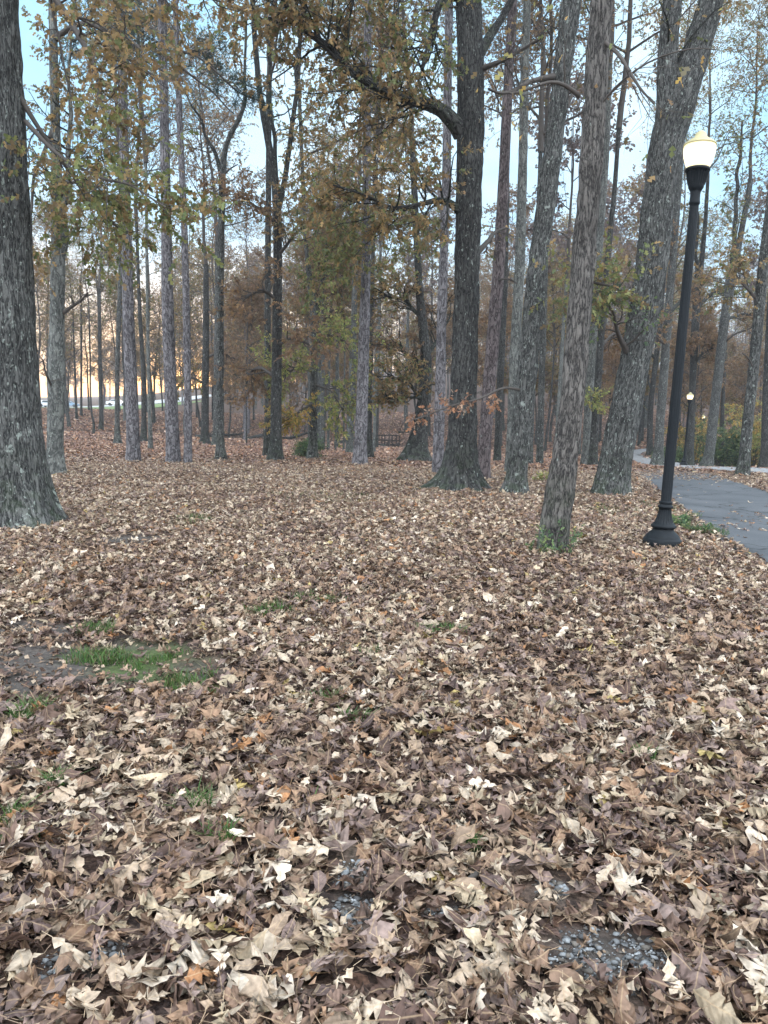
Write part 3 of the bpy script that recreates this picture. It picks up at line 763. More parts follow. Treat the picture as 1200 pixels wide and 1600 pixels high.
gc = np.array([(.12, .126, .13), (.19, .20, .208), (.08, .082, .085), (.27, .285, .295), (.11, .098, .085)])[r_.integers(0, 5, n)] * (.7 + .6 * r_.random((n, 1)))
mb.add(sv, (np.arange(n)[:, None, None] * len(ico_v) + ico_f[None]).reshape(-1, 3), C=np.concatenate([gc, np.ones((n, 1))], 1)[:, None].repeat(len(ico_v), 1))
o = link('gravel', mb.mesh('gravel', leafmat('gravel_stone', 0, .7), smooth=False, col=True))
tag(o, 'pale blue-grey gravel showing through gaps in the leaves', 'gravel', kind='stuff')

# grass blades
mb = MB()
GR = [ell(150, 1035, 55, 10), ell(235, 1032, 100, 16), ell(300, 1070, 40, 16), ell(30, 1120, 50, 16), ell(305, 1268, 26, 10), ell(342, 1322, 20, 12), ell(515, 1280, 36, 12),
      ell(35, 1335, 40, 16), ell(90, 1240, 14, 8), ell(20, 1300, 16, 20), ell(505, 1100, 30, 10), ell(575, 1020, 18, 12), ell(420, 960, 40, 10), ell(300, 815, 28, 9), ell(690, 995, 40, 8),
      ell(1000, 1195, 20, 8), ell(600, 1385, 12, 14), ell(555, 1135, 20, 8), ell(500, 940, 50, 6), ell(1050, 800, 26, 12), ell(1100, 830, 26, 10), ell(960, 800, 40, 10), ell(500, 780, 90, 10), ell(150, 990, 30, 8), ell(735, 1345, 14, 8)]
for E in GR:
    cx, cy, rx, ry = E; ar = 3.14 * rx * ry; n = int(min(3200, max(150, ar * 3600)))
    if cy > 9: n = int(n * .3)
    t = r_.random(n) ** .5; ph = r_.random(n) * 6.28
    x = cx + rx * t * np.cos(ph); y = cy + ry * t * np.sin(ph)
    kk = fbm2(x, y, 5, 2) > (.50 if rx > .28 else .44); x, y = x[kk], y[kk]; n = len(x)
    if n == 0: continue
    hk = .42 if (rx > .28 and cy < 9) else .8
    L_ = (.06 + .07 * r_.random(n)) * hk; d = r_.normal(size=(n, 2)) * .5; wd = .0028 + .0012 * r_.random(n); az = r_.random(n) * 6.28
    b0 = np.stack([x, y, H(x, y)], 1); sd_ = np.stack([np.cos(az), np.sin(az), az * 0], 1) * wd[:, None]
    mid = b0 + np.stack([d[:, 0] * .35, d[:, 1] * .35, np.full(n, .6)], 1) * L_[:, None]
    tp = b0 + np.stack([d[:, 0], d[:, 1], np.full(n, .9)], 1) * L_[:, None]
    W = np.stack([b0 - sd_, b0 + sd_, mid + sd_ * .8, mid - sd_ * .8, tp], 1)
    off = np.arange(n)[:, None] * 5
    C = np.array([(.05, .12, .028), (.075, .15, .035), (.045, .09, .028), (.10, .14, .045), (.14, .13, .07)])[r_.integers(0, 5, n)]
    mb.add(W, [off + np.array([[0, 1, 2, 3]]), off + np.array([[3, 2, 4]])], C=np.concatenate([C, np.ones((n, 1))], 1)[:, None].repeat(5, 1))
o = link('grass', mb.mesh('grass', leafmat('grass_blade', .3, .5), smooth=False, col=True))
tag(o, 'sparse green grass and moss tufts poking through leaves', 'grass', kind='stuff')

# ------------------------------------------------------------------ street lamps
def lathe(prof, sides, flute=None):
    """prof: list of (radius, z[, flute depth]); closed rings"""
    p = np.array([(q[0], q[1], q[2] if len(q) > 2 else 0) for q in prof]); th = np.linspace(0, 2 * PI, sides, endpoint=False)
    nf = flute or 16
    r = p[:, :1] * (1 - p[:, 2:3] * np.abs(np.sin(nf * th / 2))[None] ** .7)
    V = np.stack([r * np.cos(th), r * np.sin(th), np.broadcast_to(p[:, 1:2], r.shape)], -1).reshape(-1, 3)
    n = len(p); i = np.arange(n - 1)[:, None] * sides; j = np.arange(sides)[None]; j2 = (j + 1) % sides
    Q = np.stack([i + j, i + j2, i + sides + j2, i + sides + j], -1).reshape(-1, 4)
    return V, Q
def lathe_obj(name, prof, sides, mat, parent, flute=None, smooth=True):
    V, Q = lathe(prof, sides, flute); me = mkmesh(name, V, [Q], {}, mat, smooth)
    return link(name, me, parent)
M['lamp_black'] = simple('black_cast_metal', (.010, .013, .016), .45, .0, .12, bump=.08, bscale=60)
def glowmat(name, strength, col):
    m, n, l, b = newmat(name)
    b.inputs['Base Color'].default_value = (.34, .31, .17, 1); b.inputs['Roughness'].default_value = .35
    b.inputs['Emission Color'].default_value = (*col, 1); b.inputs['Emission Strength'].default_value = strength
    return m
M['globe'] = glowmat('lit_globe', 1.3, (1, .84, .46))
M['globe_cap'] = glowmat('glowing_cap', .045, (1, .90, .50))
M['lamp_shell'] = M['globe_cap']
_g = M['globe'].node_tree; _t = _g.nodes.new('ShaderNodeTexCoord'); _s = _g.nodes.new('ShaderNodeSeparateXYZ'); _r = _g.nodes.new('ShaderNodeValToRGB')
_g.links.new(_t.outputs['Generated'], _s.inputs[0]); _g.links.new(_s.outputs['Z'], _r.inputs['Fac'])   # brightest round the bulb
_e = _r.color_ramp.elements; _e[0].color = (.5, .5, .5, 1); _e[1].position = .95; _e[1].color = (.35, .35, .35, 1); _m = _e.new(.45); _m.color = (1, 1, 1, 1)
_k = _g.nodes.new('ShaderNodeMath'); _k.operation = 'MULTIPLY'; _k.inputs[1].default_value = .95; _g.links.new(_r.outputs[0], _k.inputs[0])
_g.links.new(_k.outputs[0], _g.nodes['Principled BSDF'].inputs['Emission Strength'])
def street_lamp(loc, height, lean, label, group, cap_label=None):
    t = empty('street_lamp', loc, label, 'street lamp', group)
    t.rotation_euler = (0, lean, 0)
    k = height / 4.7
    lathe_obj('base', [(0, 0), (.228, 0), (.234, .01), (.234, .10), (.226, .115), (.215, .12), (.21, .135), (.198, .155), (.165, .19), (.135, .215), (.128, .235), (.135, .245), (.150, .252),
                       (.156, .27), (.150, .288), (.135, .296), (.128, .31, .0), (.118, .325, .12), (.102, .37, .12), (.088, .42, .12), (.080, .47, .12), (.078, .50, .05), (.090, .505), (.094, .52), (.090, .535), (.076, .54), (.078, .56), (.083, .57), (.083, .585), (.066, .59)], 96, M['lamp_black'], t, 20)
    top = height - .62 * 1.0
    lathe_obj('pole', [(.066, .58), (.066, .60, .08), (.064, 1.5, .09), (.060, 2.8, .09), (.054, top - .25, .09), (.053, top - .22), (.062, top - .21), (.065, top - .19), (.060, top - .17), (.058, top - .1), (.062, top - .05), (.068, top)], 72, M['lamp_black'], t, 14)
    lathe_obj('fitter', [(.066, top - .06), (.075, top - .04), (.088, top - .02), (.090, top), (.100, top + .02, .10), (.118, top + .09, .14), (.128, top + .15, .10), (.130, top + .165), (.142, top + .17), (.145, top + .19), (.138, top + .205), (.10, top + .205)], 96, M['lamp_black'], t, 24)
    g0 = top + .2
    lathe_obj('globe', [(.10, g0), (.124, g0 + .002), (.132, g0 + .02), (.148, g0 + .06), (.164, g0 + .11), (.176, g0 + .16), (.183, g0 + .20), (.184, g0 + .235), (.178, g0 + .262), (.165, g0 + .275)], 64, M['globe'], t)
    lathe_obj('globe_cap', [(.16, g0 + .262), (.186, g0 + .262), (.190, g0 + .270), (.186, g0 + .280), (.172, g0 + .288), (.168, g0 + .296), (.160, g0 + .302), (.140, g0 + .318), (.112, g0 + .334), (.088, g0 + .350), (.074, g0 + .366), (.066, g0 + .385), (.062, g0 + .402), (.055, g0 + .410), (.042, g0 + .414), (.034, g0 + .424), (.022, g0 + .434), (.0, g0 + .438)], 64, M['lamp_shell'], t)
    return t
b0 = G(1038, 858); sz = pxsize(b0); tp = U(1101, 203, b0[1])
hgt = tp[2] - b0[2]; lean = math.atan2(tp[0] - b0[0], hgt)
street_lamp((b0[0], b0[1] + .1, b0[2] + .01), math.hypot(tp[0] - b0[0], hgt), lean, 'tall black street lamp with fluted base standing in leaves beside the asphalt path', 'lit street lamps along the path')
b1 = G(1068, 727.5); tp = U(1078, 613, b1[1])
street_lamp(tuple(b1), tp[2] - b1[2], .03, 'middle-sized lit street lamp in front of a dark trunk beside the pale path', 'lit street lamps along the path')
d2 = 80.0; tp = U(1099, 648, d2); zb = Hs(tp[0], d2)
street_lamp((tp[0], d2, zb), tp[2] - zb, .0, 'smallest and farthest lit street lamp rising behind the shrubs', 'lit street lamps along the path')
print('lamps', flush=True); print('lampd', b0, hgt, b1, tp[2] - zb)

# ------------------------------------------------------------------ crowns shared by several trees
def crown_proto(seed, Ht, spread, nprim, pal, nlf=6, size=.14, nsec=6, ntw=6, shape='A', prof='oak', elev=.55, r0=.12, droop=.4):
    rng = np.random.default_rng(seed); w_, l_ = MB(), MB()
    P0, R0 = grow(np.zeros((1, 3)), np.array([[0, 0, 1.]]), [Ht], [r0], 16, rng, .05, .15, .12)
    V, Q, b = tubes(P0, R0, 8); w_.add(V, Q, b)
    t = np.sort(rng.random(nprim)) * .95 + .02; f = t * 15; i = np.clip(f.astype(int), 0, 14); f = f - i
    p = P0[0, i] + (P0[0, i + 1] - P0[0, i]) * f[:, None]
    az = np.arange(nprim) * 2.4 + rng.random(nprim); el = elev * (.4 + .9 * rng.random(nprim)) + .35 * t
    if prof == 'pine': el = -.05 + .5 * t + .15 * rng.random(nprim)
    d = np.stack([np.cos(az) * np.cos(el), np.sin(az) * np.cos(el), np.sin(el)], 1)
    L = spread * (.55 + .6 * rng.random(nprim)) * (1.05 - .75 * t ** 1.6)
    P1, R1 = grow(p, d, L, (r0 * .45) * (1.1 - .8 * t), 9, rng, .16, .03, .15)
    V, Q, b = tubes(P1, R1, 6); w_.add(V, Q, b)
    if prof == 'pine':
        p, d, r, tt = sprout(P1, R1, nsec, rng, .35, 1, .7, .5)
        P2, R2 = grow(p, d, .9 * (.5 + rng.random(len(p))), np.full(len(p), .012), 4, rng, .2, .08)
        V, Q, b = tubes(P2, R2, 3); w_.add(V, Q, b)
        p, d, r, tt = sprout(P2, R2, nlf, rng, .3, 1, .5)
        # needle tufts: long thin blades fanning round the twig end
        p = np.repeat(p, 9, 0); d = np.repeat(d, 9, 0); fdir = norm(d + rng.normal(size=d.shape) * .75)
        n = len(p); Rm = rotm(fdir, rnd_dir(n, rng)); base = np.array([(-.035, 0, 0), (.035, 0, 0), (.02, 1, 0), (-.02, 1, 0)])
        Vn = np.einsum('nij,kj->nki', Rm, base) * (.22 + .12 * rng.random(n))[:, None, None] + p[:, None]
        l_.add(Vn, (np.arange(n)[:, None] * 4 + np.arange(4)[None]), C=np.concatenate([palcol('pine', n, rng), np.ones((n, 1))], 1)[:, None].repeat(4, 1))
    else:
        foliage_from(w_, l_, P1, R1, rng, nsec, spread * .42, ntw, .75, nlf, size, pal, .02, 4, shape, .15, droop=droop)
    return (w_.mesh('branches', M['twig']), l_.mesh('crown', M['needle'] if prof == 'pine' else M['leaf'], smooth=False, col=True) if l_.n else None)
CP = {
 'olive': [crown_proto(21, 13, 5.5, 18, 'olive', 7, .125, 7, 8), crown_proto(22, 12, 5, 17, 'mix', 7, .125, 7, 8)],
 'brown': [crown_proto(31, 12, 5, 18, 'brown', 8, .13, 7, 7), crown_proto(32, 12, 4.5, 16, 'rust', 8, .13, 7, 7)],
 'sparse': [crown_proto(41, 12, 4.6, 16, 'mix', 5, .13, 7, 8), crown_proto(42, 12, 4.2, 15, 'brown', 4, .13, 7, 8)],
 'bare': [crown_proto(51, 11, 4, 15, 'brown', 1, .12, 6, 6)],
 'pine': [crown_proto(61, 9, 3.6, 16, 'pine', 3, .1, 7, prof='pine'), crown_proto(62, 8, 3.2, 14, 'pine', 3, .1, 7, prof='pine')],
 'far': [crown_proto(71, 12, 5, 14, 'mauve', 9, .24, 7, 6, 'B'), crown_proto(72, 12, 5, 14, 'brown', 9, .24, 7, 6, 'B'), crown_proto(73, 12, 4.6, 13, 'mix', 9, .24, 7, 6, 'B')],
 'fars': [crown_proto(81, 12, 4.4, 13, 'mauve', 5, .22, 6, 6, 'B'), crown_proto(82, 12, 4.2, 12, 'mix', 5, .22, 6, 6, 'B')],
 'twiggy': [crown_proto(95, 9, 3.8, 22, 'mix', 2, .16, 8, 8, elev=.7), crown_proto(96, 8, 3.6, 20, 'brown', 2, .16, 8, 8, elev=.7)],
 'low': [crown_proto(91, 7, 3.4, 16, 'rust', 10, .16, 7, 6), crown_proto(92, 7, 3.6, 16, 'brown', 10, .16, 7, 6), crown_proto(93, 7, 3.4, 15, 'mix', 10, .16, 7, 6)],
}

# ------------------------------------------------------------------ trees
TREES = []
LFM = 1.35
def tree(name, label, px, mat='oak', depth=None, sides=20, step=.16, flare=.35, fh=.35, ridge=0, crown=None, cz=None, cs=1.0, ch=None, limbs=(), group=None, lobes=5, seed=0, base=None, rf=(22, 2.6), fluted=0.0, ctop=None):
    """px: [(x, y, width)] bottom to top in photo pixels; cz: height where the shared crown starts"""
    rng = np.random.default_rng(1000 + seed)
    g = G(px[0][0], px[0][1]) if base is None else np.array(base)
    if depth is not None: g = np.array([U(px[0][0], px[0][1], depth)[0], depth, 0]); g[2] = Hs(g[0], g[1])
    r00 = px[min(1, len(px) - 1)][2] / 2 * pxsize(g)
    D = g[1] + r00 * .8
    pts = []
    for (x, y, wd) in px:
        p = U(x, y, D); pts.append([*p, wd / 2 * pxsize(p)])
    pts = np.array(pts); pts[0, :3] = (pts[0, 0], D, Hs(pts[0, 0], D) - .08)
    base_p = pts[0, :3].copy()
    zt = cz if cz is not None else pts[-1, 2]
    if pts[-1, 2] < zt:                                     # carry the stem on above the frame
        dv = pts[-1] - pts[-2]; dv = dv / max(dv[2], .1); k = zt - pts[-1, 2]
        e = pts[-1] + dv * k; e[0] = pts[-1, 0] + dv[0] * k * .6; e[1] = D + rng.normal() * .03 * k
        e[3] = max(.06, pts[-1, 3] * (1 - .035 * k)); pts = np.vstack([pts, e])
    root = empty(name, tuple(base_p + [0, 0, .08]), label, 'tree', group)
    org = tuple(base_p + [0, 0, .08])
    Pq, v = resample(pts, step)
    w_ = MB()
    V, Q, b = trunk_surface(Pq[:, :3], np.maximum(Pq[:, 3], .012), sides, v, flare, fh, lobes, ridge, rf, seed, fluted); w_.add(V, Q, b)
    wb, lb = MB(), MB()
    has_l = False
    for lm in limbs:
        wb = MB(); q = lm['px']; off = lm.get('dd', 0)
        n = len(q); ps = []
        for i, c in enumerate(q):
            dd = D + (off * i / max(1, n - 1)) + (c[3] if len(c) > 3 else 0)
            p = U(c[0], c[1], dd); ps.append([*p, c[2] / 2 * pxsize(p)])
        if lm.get('ext'):
            dv = np.array(ps[-1]) - np.array(ps[-2]); dv /= np.linalg.norm(dv[:3]); e = np.array(ps[-1]) + dv * lm['ext']; e[3] = ps[-1][3] * .45; ps.append(list(e))
        Pl, vl = resample(np.array(ps), lm.get('step', .12))
        Rl = np.maximum(Pl[:, 3], .006)
        Pl[:, :3] += (np.stack([noise3(np.stack([Pl[:, 0] * 1.3, Pl[:, 2] * 1.3, vl * 0 + k * 5.1 + seed], 1)) for k in range(3)], 1) - .5) * .25 * np.clip(vl / 1.5, 0, 1)[:, None] * lm.get('wob', 1)
        if Rl[0] > .04:
            V, Q, b = trunk_surface(Pl[:, :3], Rl, 16 if Rl[0] < .12 else max(24, sides // 2), vl, 0 if lm.get('main') else .25, .2, 3, ridge * .7, rf, seed + 5)
            (w_ if lm.get('main') else wb).add(V, Q, b)
        else:
            V, Q, b = tubes(Pl[None, :, :3], Rl[None], 7); wb.add(V, Q, b)
        f = lm.get('fol')
        if f:
            kw = dict(nsec=7, lsec=1.6, ntw=6, ltw=.6, nlf=7, size=.12, pal='mix'); kw.update(f)
            if kw['pal'] == 'pine': kw['nlf'] = 2; kw['lsec'] *= 1.35
            elif kw['nlf'] > 1: kw['nlf'] = int(kw['nlf'] * LFM); kw['nsec'] = int(kw['nsec'] * 1.35); kw['ntw'] = int(kw['ntw'] * 1.25); kw['size'] *= .9
            foliage_from(wb, lb, Pl[None, :, :3], Rl[None], rng, **kw); has_l = has_l or kw['nlf'] > 0
        if wb.n: link('limb', wb.mesh('limb', M['twig'] if not ridge or Rl[0] < .07 else M['oak_dark'], origin=org), root)
    link('trunk', w_.mesh('trunk', M[mat], origin=org), root)
    if has_l: link('crown', lb.mesh('crown', M['leaf'], smooth=False, origin=org, col=True), root)
    if crown:
        bm, lm_ = CP[crown][seed % len(CP[crown])]
        top = Pq[-1]; loc = Vector(top[:3]) - Vector(org)
        rz = rng.random() * 6.28; s = top[3] / .12; sx = cs; rx = max(.75, min(1.6, s))
        for nm, me in (('branches', bm), ('crown', lm_)):
            if me is None: continue
            c = link(nm, me, root, loc); c.rotation_euler = (0, 0, rz); c.scale = (sx, sx, ch or sx)
    TREES.append((base_p[0], base_p[1], Pq[0, 3]))
    return root

NEAR = dict(sides=150, step=.024, ridge=.019)
# big pale-ridged oak at the left edge
tree('oak_tree', 'massive furrowed oak trunk cut off by the left edge of the picture', [(8, 828, 150), (2, 760, 134), (-4, 640, 122), (-14, 400, 118), (-24, 150, 112), (-30, 0, 106)], 'oak', flare=.30, fh=.4, crown='olive', cz=11.5, seed=1, cs=1.1,
     limbs=[dict(px=[(40, 190, 8), (75, 235, 6), (125, 265, 4.5), (200, 300, 3.5), (262, 332, 2.5)], dd=-1.0, fol=dict(nsec=10, lsec=1.1, ntw=6, ltw=.5, nlf=8, size=.11, pal='olive')),
            dict(px=[(30, 150, 9), (70, 225, 6), (105, 275, 4.5), (150, 330, 3.5), (195, 360, 2.5)], dd=.6, fol=dict(nsec=9, lsec=1.1, ntw=6, ltw=.5, nlf=8, size=.11, pal='olive')),
            dict(px=[(40, -60, 14), (95, 0, 10), (120, 60, 8), (150, 120, 6), (165, 165, 4)], dd=-.5, fol=dict(nsec=10, lsec=1.3, ntw=7, ltw=.5, nlf=8, size=.11, pal='mix')),
            dict(px=[(30, -160, 16), (130, -90, 12), (230, -40, 9), (330, -5, 6)], dd=1.0, fol=dict(nsec=11, lsec=1.5, ntw=6, ltw=.5, nlf=8, size=.11, pal='mix'))], **NEAR)
# centre-right big oak with the long left limbs
tree('oak_tree', 'big dark oak right of centre with buttressed roots and a thick limb reaching left', [(716, 768, 62), (719, 735, 50), (722, 690, 44), (725, 600, 40), (729, 450, 38), (733, 300, 39), (736, 190, 42), (735, 80, 40), (732, 0, 39)], 'oak_dark', flare=.95, fh=.32, lobes=6, crown='mix' if False else 'olive', cz=12.5, seed=2, fluted=.08,
     limbs=[dict(px=[(722, 205, 26), (706, 186, 22), (688, 166, 20), (655, 158, 18), (630, 152, 15), (600, 145, 13), (560, 112, 13), (530, 85, 12), (500, 62, 10), (465, 38, 8), (440, 0, 6)], dd=-1.5, wob=.5, fol=dict(nsec=22, lsec=1.9, ntw=8, ltw=.6, nlf=8, size=.125, pal='mix', t0=.12, flat=.1)),
            dict(px=[(724, 335, 13), (706, 318, 11), (688, 310, 9), (650, 322, 7), (610, 324, 6), (575, 305, 4), (520, 290, 3)], dd=-1.5, wob=.5, fol=dict(nsec=20, lsec=1.4, ntw=7, ltw=.5, nlf=8, size=.12, pal='mix', t0=.15)),
            dict(px=[(742, 95, 17), (760, 70, 14), (778, 35, 12), (800, -10, 10)], ext=2.5, dd=.5, fol=dict(nsec=8, lsec=1.6, pal='olive')),
            dict(px=[(745, 110, 8), (790, 95, 5), (850, 60, 3)], dd=-.8, fol=dict(nsec=7, lsec=.9, nlf=1, pal='mix', size=.11)),
            dict(px=[(740, 400, 9), (758, 382, 7), (772, 362, 5), (790, 352, 3)], dd=1, fol=dict(nsec=4, lsec=.7, nlf=1)),
            dict(px=[(722, -60, 24), (660, -80, 18), (580, -70, 14), (500, -50, 10), (420, -20, 6)], dd=-2, fol=dict(nsec=18, lsec=2.2, ntw=8, ltw=.6, nlf=8, size=.125, pal='mix', flat=.1)),
            dict(px=[(730, -10, 18), (690, -5, 12), (672, 60, 8), (662, 110, 5)], dd=-1, fol=dict(nsec=10, lsec=1.2, nlf=7, pal='olive'))], **NEAR)
# the leaning lichened tree right of it
tree('oak_tree', 'oak leaning right with a pale lichen patch low on its spreading base', [(803, 775, 34), (808, 740, 28), (814, 680, 28), (819, 620, 30), (828, 540, 30), (835, 460, 29), (841, 400, 28), (852, 330, 29), (867, 210, 27), (880, 100, 27), (893, 0, 30)], 'oak', flare=.7, fh=.3, lobes=6, crown='olive', cz=11.5, seed=3,
     limbs=[dict(px=[(822, 612, 6), (800, 606, 4), (782, 604, 4), (760, 618, 3), (742, 628, 3), (700, 636, 2.5), (650, 655, 2)], dd=-1.5, wob=.3, fol=dict(nsec=7, lsec=.3, ntw=4, ltw=.2, nlf=3, size=.10, pal='orange', t0=.3)),
            dict(px=[(868, 120, 10), (830, 125, 7), (800, 140, 5), (770, 130, 3)], dd=-1, fol=dict(nsec=5, lsec=.7, ntw=4, nlf=1, pal='mix', size=.12)),
            dict(px=[(862, 210, 7), (890, 150, 5), (905, 130, 4)], dd=1, fol=dict(nsec=4, lsec=.7, nlf=1))], **NEAR)
# hickory in front
tree('hickory_tree', 'straight narrow-ridged tree nearest the lamp with green vine leaves at its foot', [(862, 868, 47), (869, 800, 46), (880, 733, 41), (889, 667, 37), (897, 600, 37), (902, 533, 36), (907, 467, 35), (912, 400, 34), (920, 300, 34), (928, 200, 33), (935, 80, 33), (940, 0, 33)], 'hickory', flare=.18, fh=.3, crown='sparse', cz=9.0, seed=4,
     limbs=[dict(px=[(905, 150, 8), (880, 122, 6), (862, 118, 5), (835, 135, 4), (800, 138, 3)], dd=-.6, fol=dict(nsec=5, lsec=.7, ntw=3, nlf=1, pal='gold', size=.1)),
            dict(px=[(935, 60, 8), (960, 72, 6), (985, 92, 6), (1000, 130, 4), (1020, 170, 3)], dd=-.8, fol=dict(nsec=6, lsec=.7, ntw=3, nlf=1, pal='mix', size=.1)),
            dict(px=[(925, 180, 5), (950, 150, 3.5), (985, 105, 3), (1040, 80, 2.5), (1110, 78, 1.5)], dd=-.6, fol=dict(nsec=4, lsec=.5, ntw=2, nlf=1, pal='gold', size=.09))], **NEAR)
# forked big tree at the right
tree('oak_tree', 'thick tree leaning right behind the lamp and forking into two stems', [(953, 777, 50), (959, 733, 48), (972, 667, 48), (985, 600, 46), (998, 533, 46), (1010, 467, 47), (1020, 400, 49), (1030, 300, 47), (1040, 225, 50), (1058, 165, 54), (1085, 90, 42), (1112, 0, 37)], 'oak', flare=.4, fh=.35, crown='sparse', cz=13, seed=5, fluted=.08,
     limbs=[dict(px=[(1036, 262, 26), (1039, 215, 36), (1043, 150, 32), (1045, 80, 29), (1050, 0, 28), (1056, -80, 25)], ext=3.0, main=True, wob=.2, fol=dict(nsec=7, lsec=2.0, nlf=4, pal='mix')),
            dict(px=[(985, 560, 10), (972, 530, 7), (958, 500, 5), (945, 485, 4)], dd=-1.2, fol=dict(nsec=5, lsec=.9, nlf=3, pal='green', size=.10)),
            dict(px=[(1010, 480, 7), (965, 452, 5), (940, 450, 4), (905, 440, 3)], dd=-1.5, fol=dict(nsec=9, lsec=.9, nlf=7, pal='olive', size=.12))], **NEAR)
# second left tree
tree('ash_tree', 'slender grey trunk just right of the massive left oak with bare twigs around it', [(86, 744, 32), (86, 700, 24), (88, 600, 25), (89, 500, 22), (91, 400, 21), (88, 250, 15), (84, 100, 13), (82, 0, 12)], 'pale', sides=48, step=.06, ridge=.005, flare=.25, fh=.35, crown='olive', cz=13, seed=6,
     limbs=[dict(px=[(92, 410, 15), (102, 380, 12), (106, 330, 10), (110, 260, 8), (112, 180, 6)], ext=2, main=True, fol=dict(nsec=9, lsec=1.5, nlf=7, pal='mix')),
            dict(px=[(97, 490, 6), (125, 472, 4), (140, 460, 3)], dd=-.5, fol=dict(nsec=5, lsec=.8, nlf=0)),
            dict(px=[(84, 610, 4), (72, 585, 3), (66, 560, 2)], dd=-1, fol=dict(nsec=6, lsec=.6, ntw=5, nlf=0)),
            dict(px=[(84, 300, 7), (110, 280, 5), (150, 300, 4), (185, 330, 3)], dd=-1, fol=dict(nsec=10, lsec=1.2, nlf=8, pal='olive')),
            dict(px=[(84, 200, 7), (60, 260, 5), (50, 330, 4), (45, 400, 3)], dd=-1, fol=dict(nsec=9, lsec=1.0, nlf=7, pal='mix')),
            dict(px=[(88, 60, 9), (130, 30, 7), (180, 50, 5), (220, 90, 4)], dd=-2, fol=dict(nsec=12, lsec=1.6, nlf=8, pal='mix'))])
MID = dict(sides=40, step=.08, ridge=.008)
PN = 'group of pines'
tree('pine_tree', 'tall pine, leftmost of three straight grey pines standing together', [(208, 724, 24), (208, 690, 20), (205, 600, 19), (200, 480, 17), (197, 350, 16), (193, 200, 14), (189, 0, 13)], 'pine', crown='pine', cz=17, flare=.12, seed=7, limbs=[dict(px=[(193, 60, 5), (150, 50, 4), (105, 55, 3)], dd=1, fol=dict(nsec=12, lsec=.9, ntw=5, ltw=.35, nlf=3, pal='pine', t0=.3)), dict(px=[(192, 85, 5), (225, 70, 4), (250, 82, 3)], dd=1, fol=dict(nsec=12, lsec=.9, ntw=5, ltw=.35, nlf=3, pal='pine', t0=.3))], **MID)
tree('pine_tree', 'tall pine, middle and thickest of three straight grey pines standing together', [(271, 726, 24), (270, 690, 21), (266, 600, 19), (262, 480, 18), (260, 350, 16), (257, 200, 14), (253, 0, 13)], 'pine', crown='pine', cz=15.5, flare=.12, seed=8,
     limbs=[dict(px=[(257, 133, 5), (235, 115, 4), (200, 102, 3)], dd=.5, fol=dict(nsec=4, lsec=.9, nlf=0)), dict(px=[(257, 88, 5), (230, 72, 4), (180, 70, 3)], dd=-1, fol=dict(nsec=12, lsec=.9, ntw=5, ltw=.35, nlf=3, pal='pine', t0=.3)), dict(px=[(256, 95, 5), (300, 80, 4), (330, 92, 3)], dd=1, fol=dict(nsec=12, lsec=.9, ntw=5, ltw=.35, nlf=3, pal='pine', t0=.3)), dict(px=[(256, 60, 5), (225, 30, 4), (200, 20, 3)], dd=1, fol=dict(nsec=12, lsec=.9, ntw=5, ltw=.35, nlf=3, pal='pine', t0=.3))], **MID)
tree('pine_tree', 'thin pine, rightmost of three straight grey pines standing together', [(293, 727, 14), (294, 690, 12), (293, 600, 11), (291, 480, 11), (288, 350, 10), (281, 200, 9), (274, 0, 8)], 'pine', crown='pine', cz=14.5, flare=.12, seed=9,
     limbs=[dict(px=[(277, 78, 4), (310, 88, 3.5), (345, 118, 3), (375, 145, 2), (410, 160, 2)], dd=.5, wob=.3, fol=dict(nsec=16, lsec=.45, ntw=5, ltw=.3, nlf=4, pal='pine', t0=.4)), dict(px=[(277, 100, 4), (320, 135, 3), (370, 175, 2)], dd=.5, fol=dict(nsec=3, lsec=.8, nlf=0))], **MID)
tree('oak_tree', 'slim trunk splitting into a wide fork of two curved bare stems', [(345, 721, 18), (344, 690, 12), (344, 600, 11), (344, 450, 11), (346, 350, 10), (347, 280, 11), (350, 240, 8), (357, 215, 7), (372, 190, 7), (384, 160, 6), (382, 120, 4), (384, 60, 4)], 'oak', crown='bare', cz=17, cs=.6, flare=.4, seed=10,
     limbs=[dict(px=[(346, 275, 7), (338, 240, 6), (320, 200, 4), (300, 165, 3), (285, 140, 2)], dd=.6, fol=dict(nsec=5, lsec=1, nlf=0)), dict(px=[(348, 274, 4), (362, 262, 2), (372, 256, 1.5)], fol=dict(nsec=3, lsec=.5, nlf=0))], **MID)
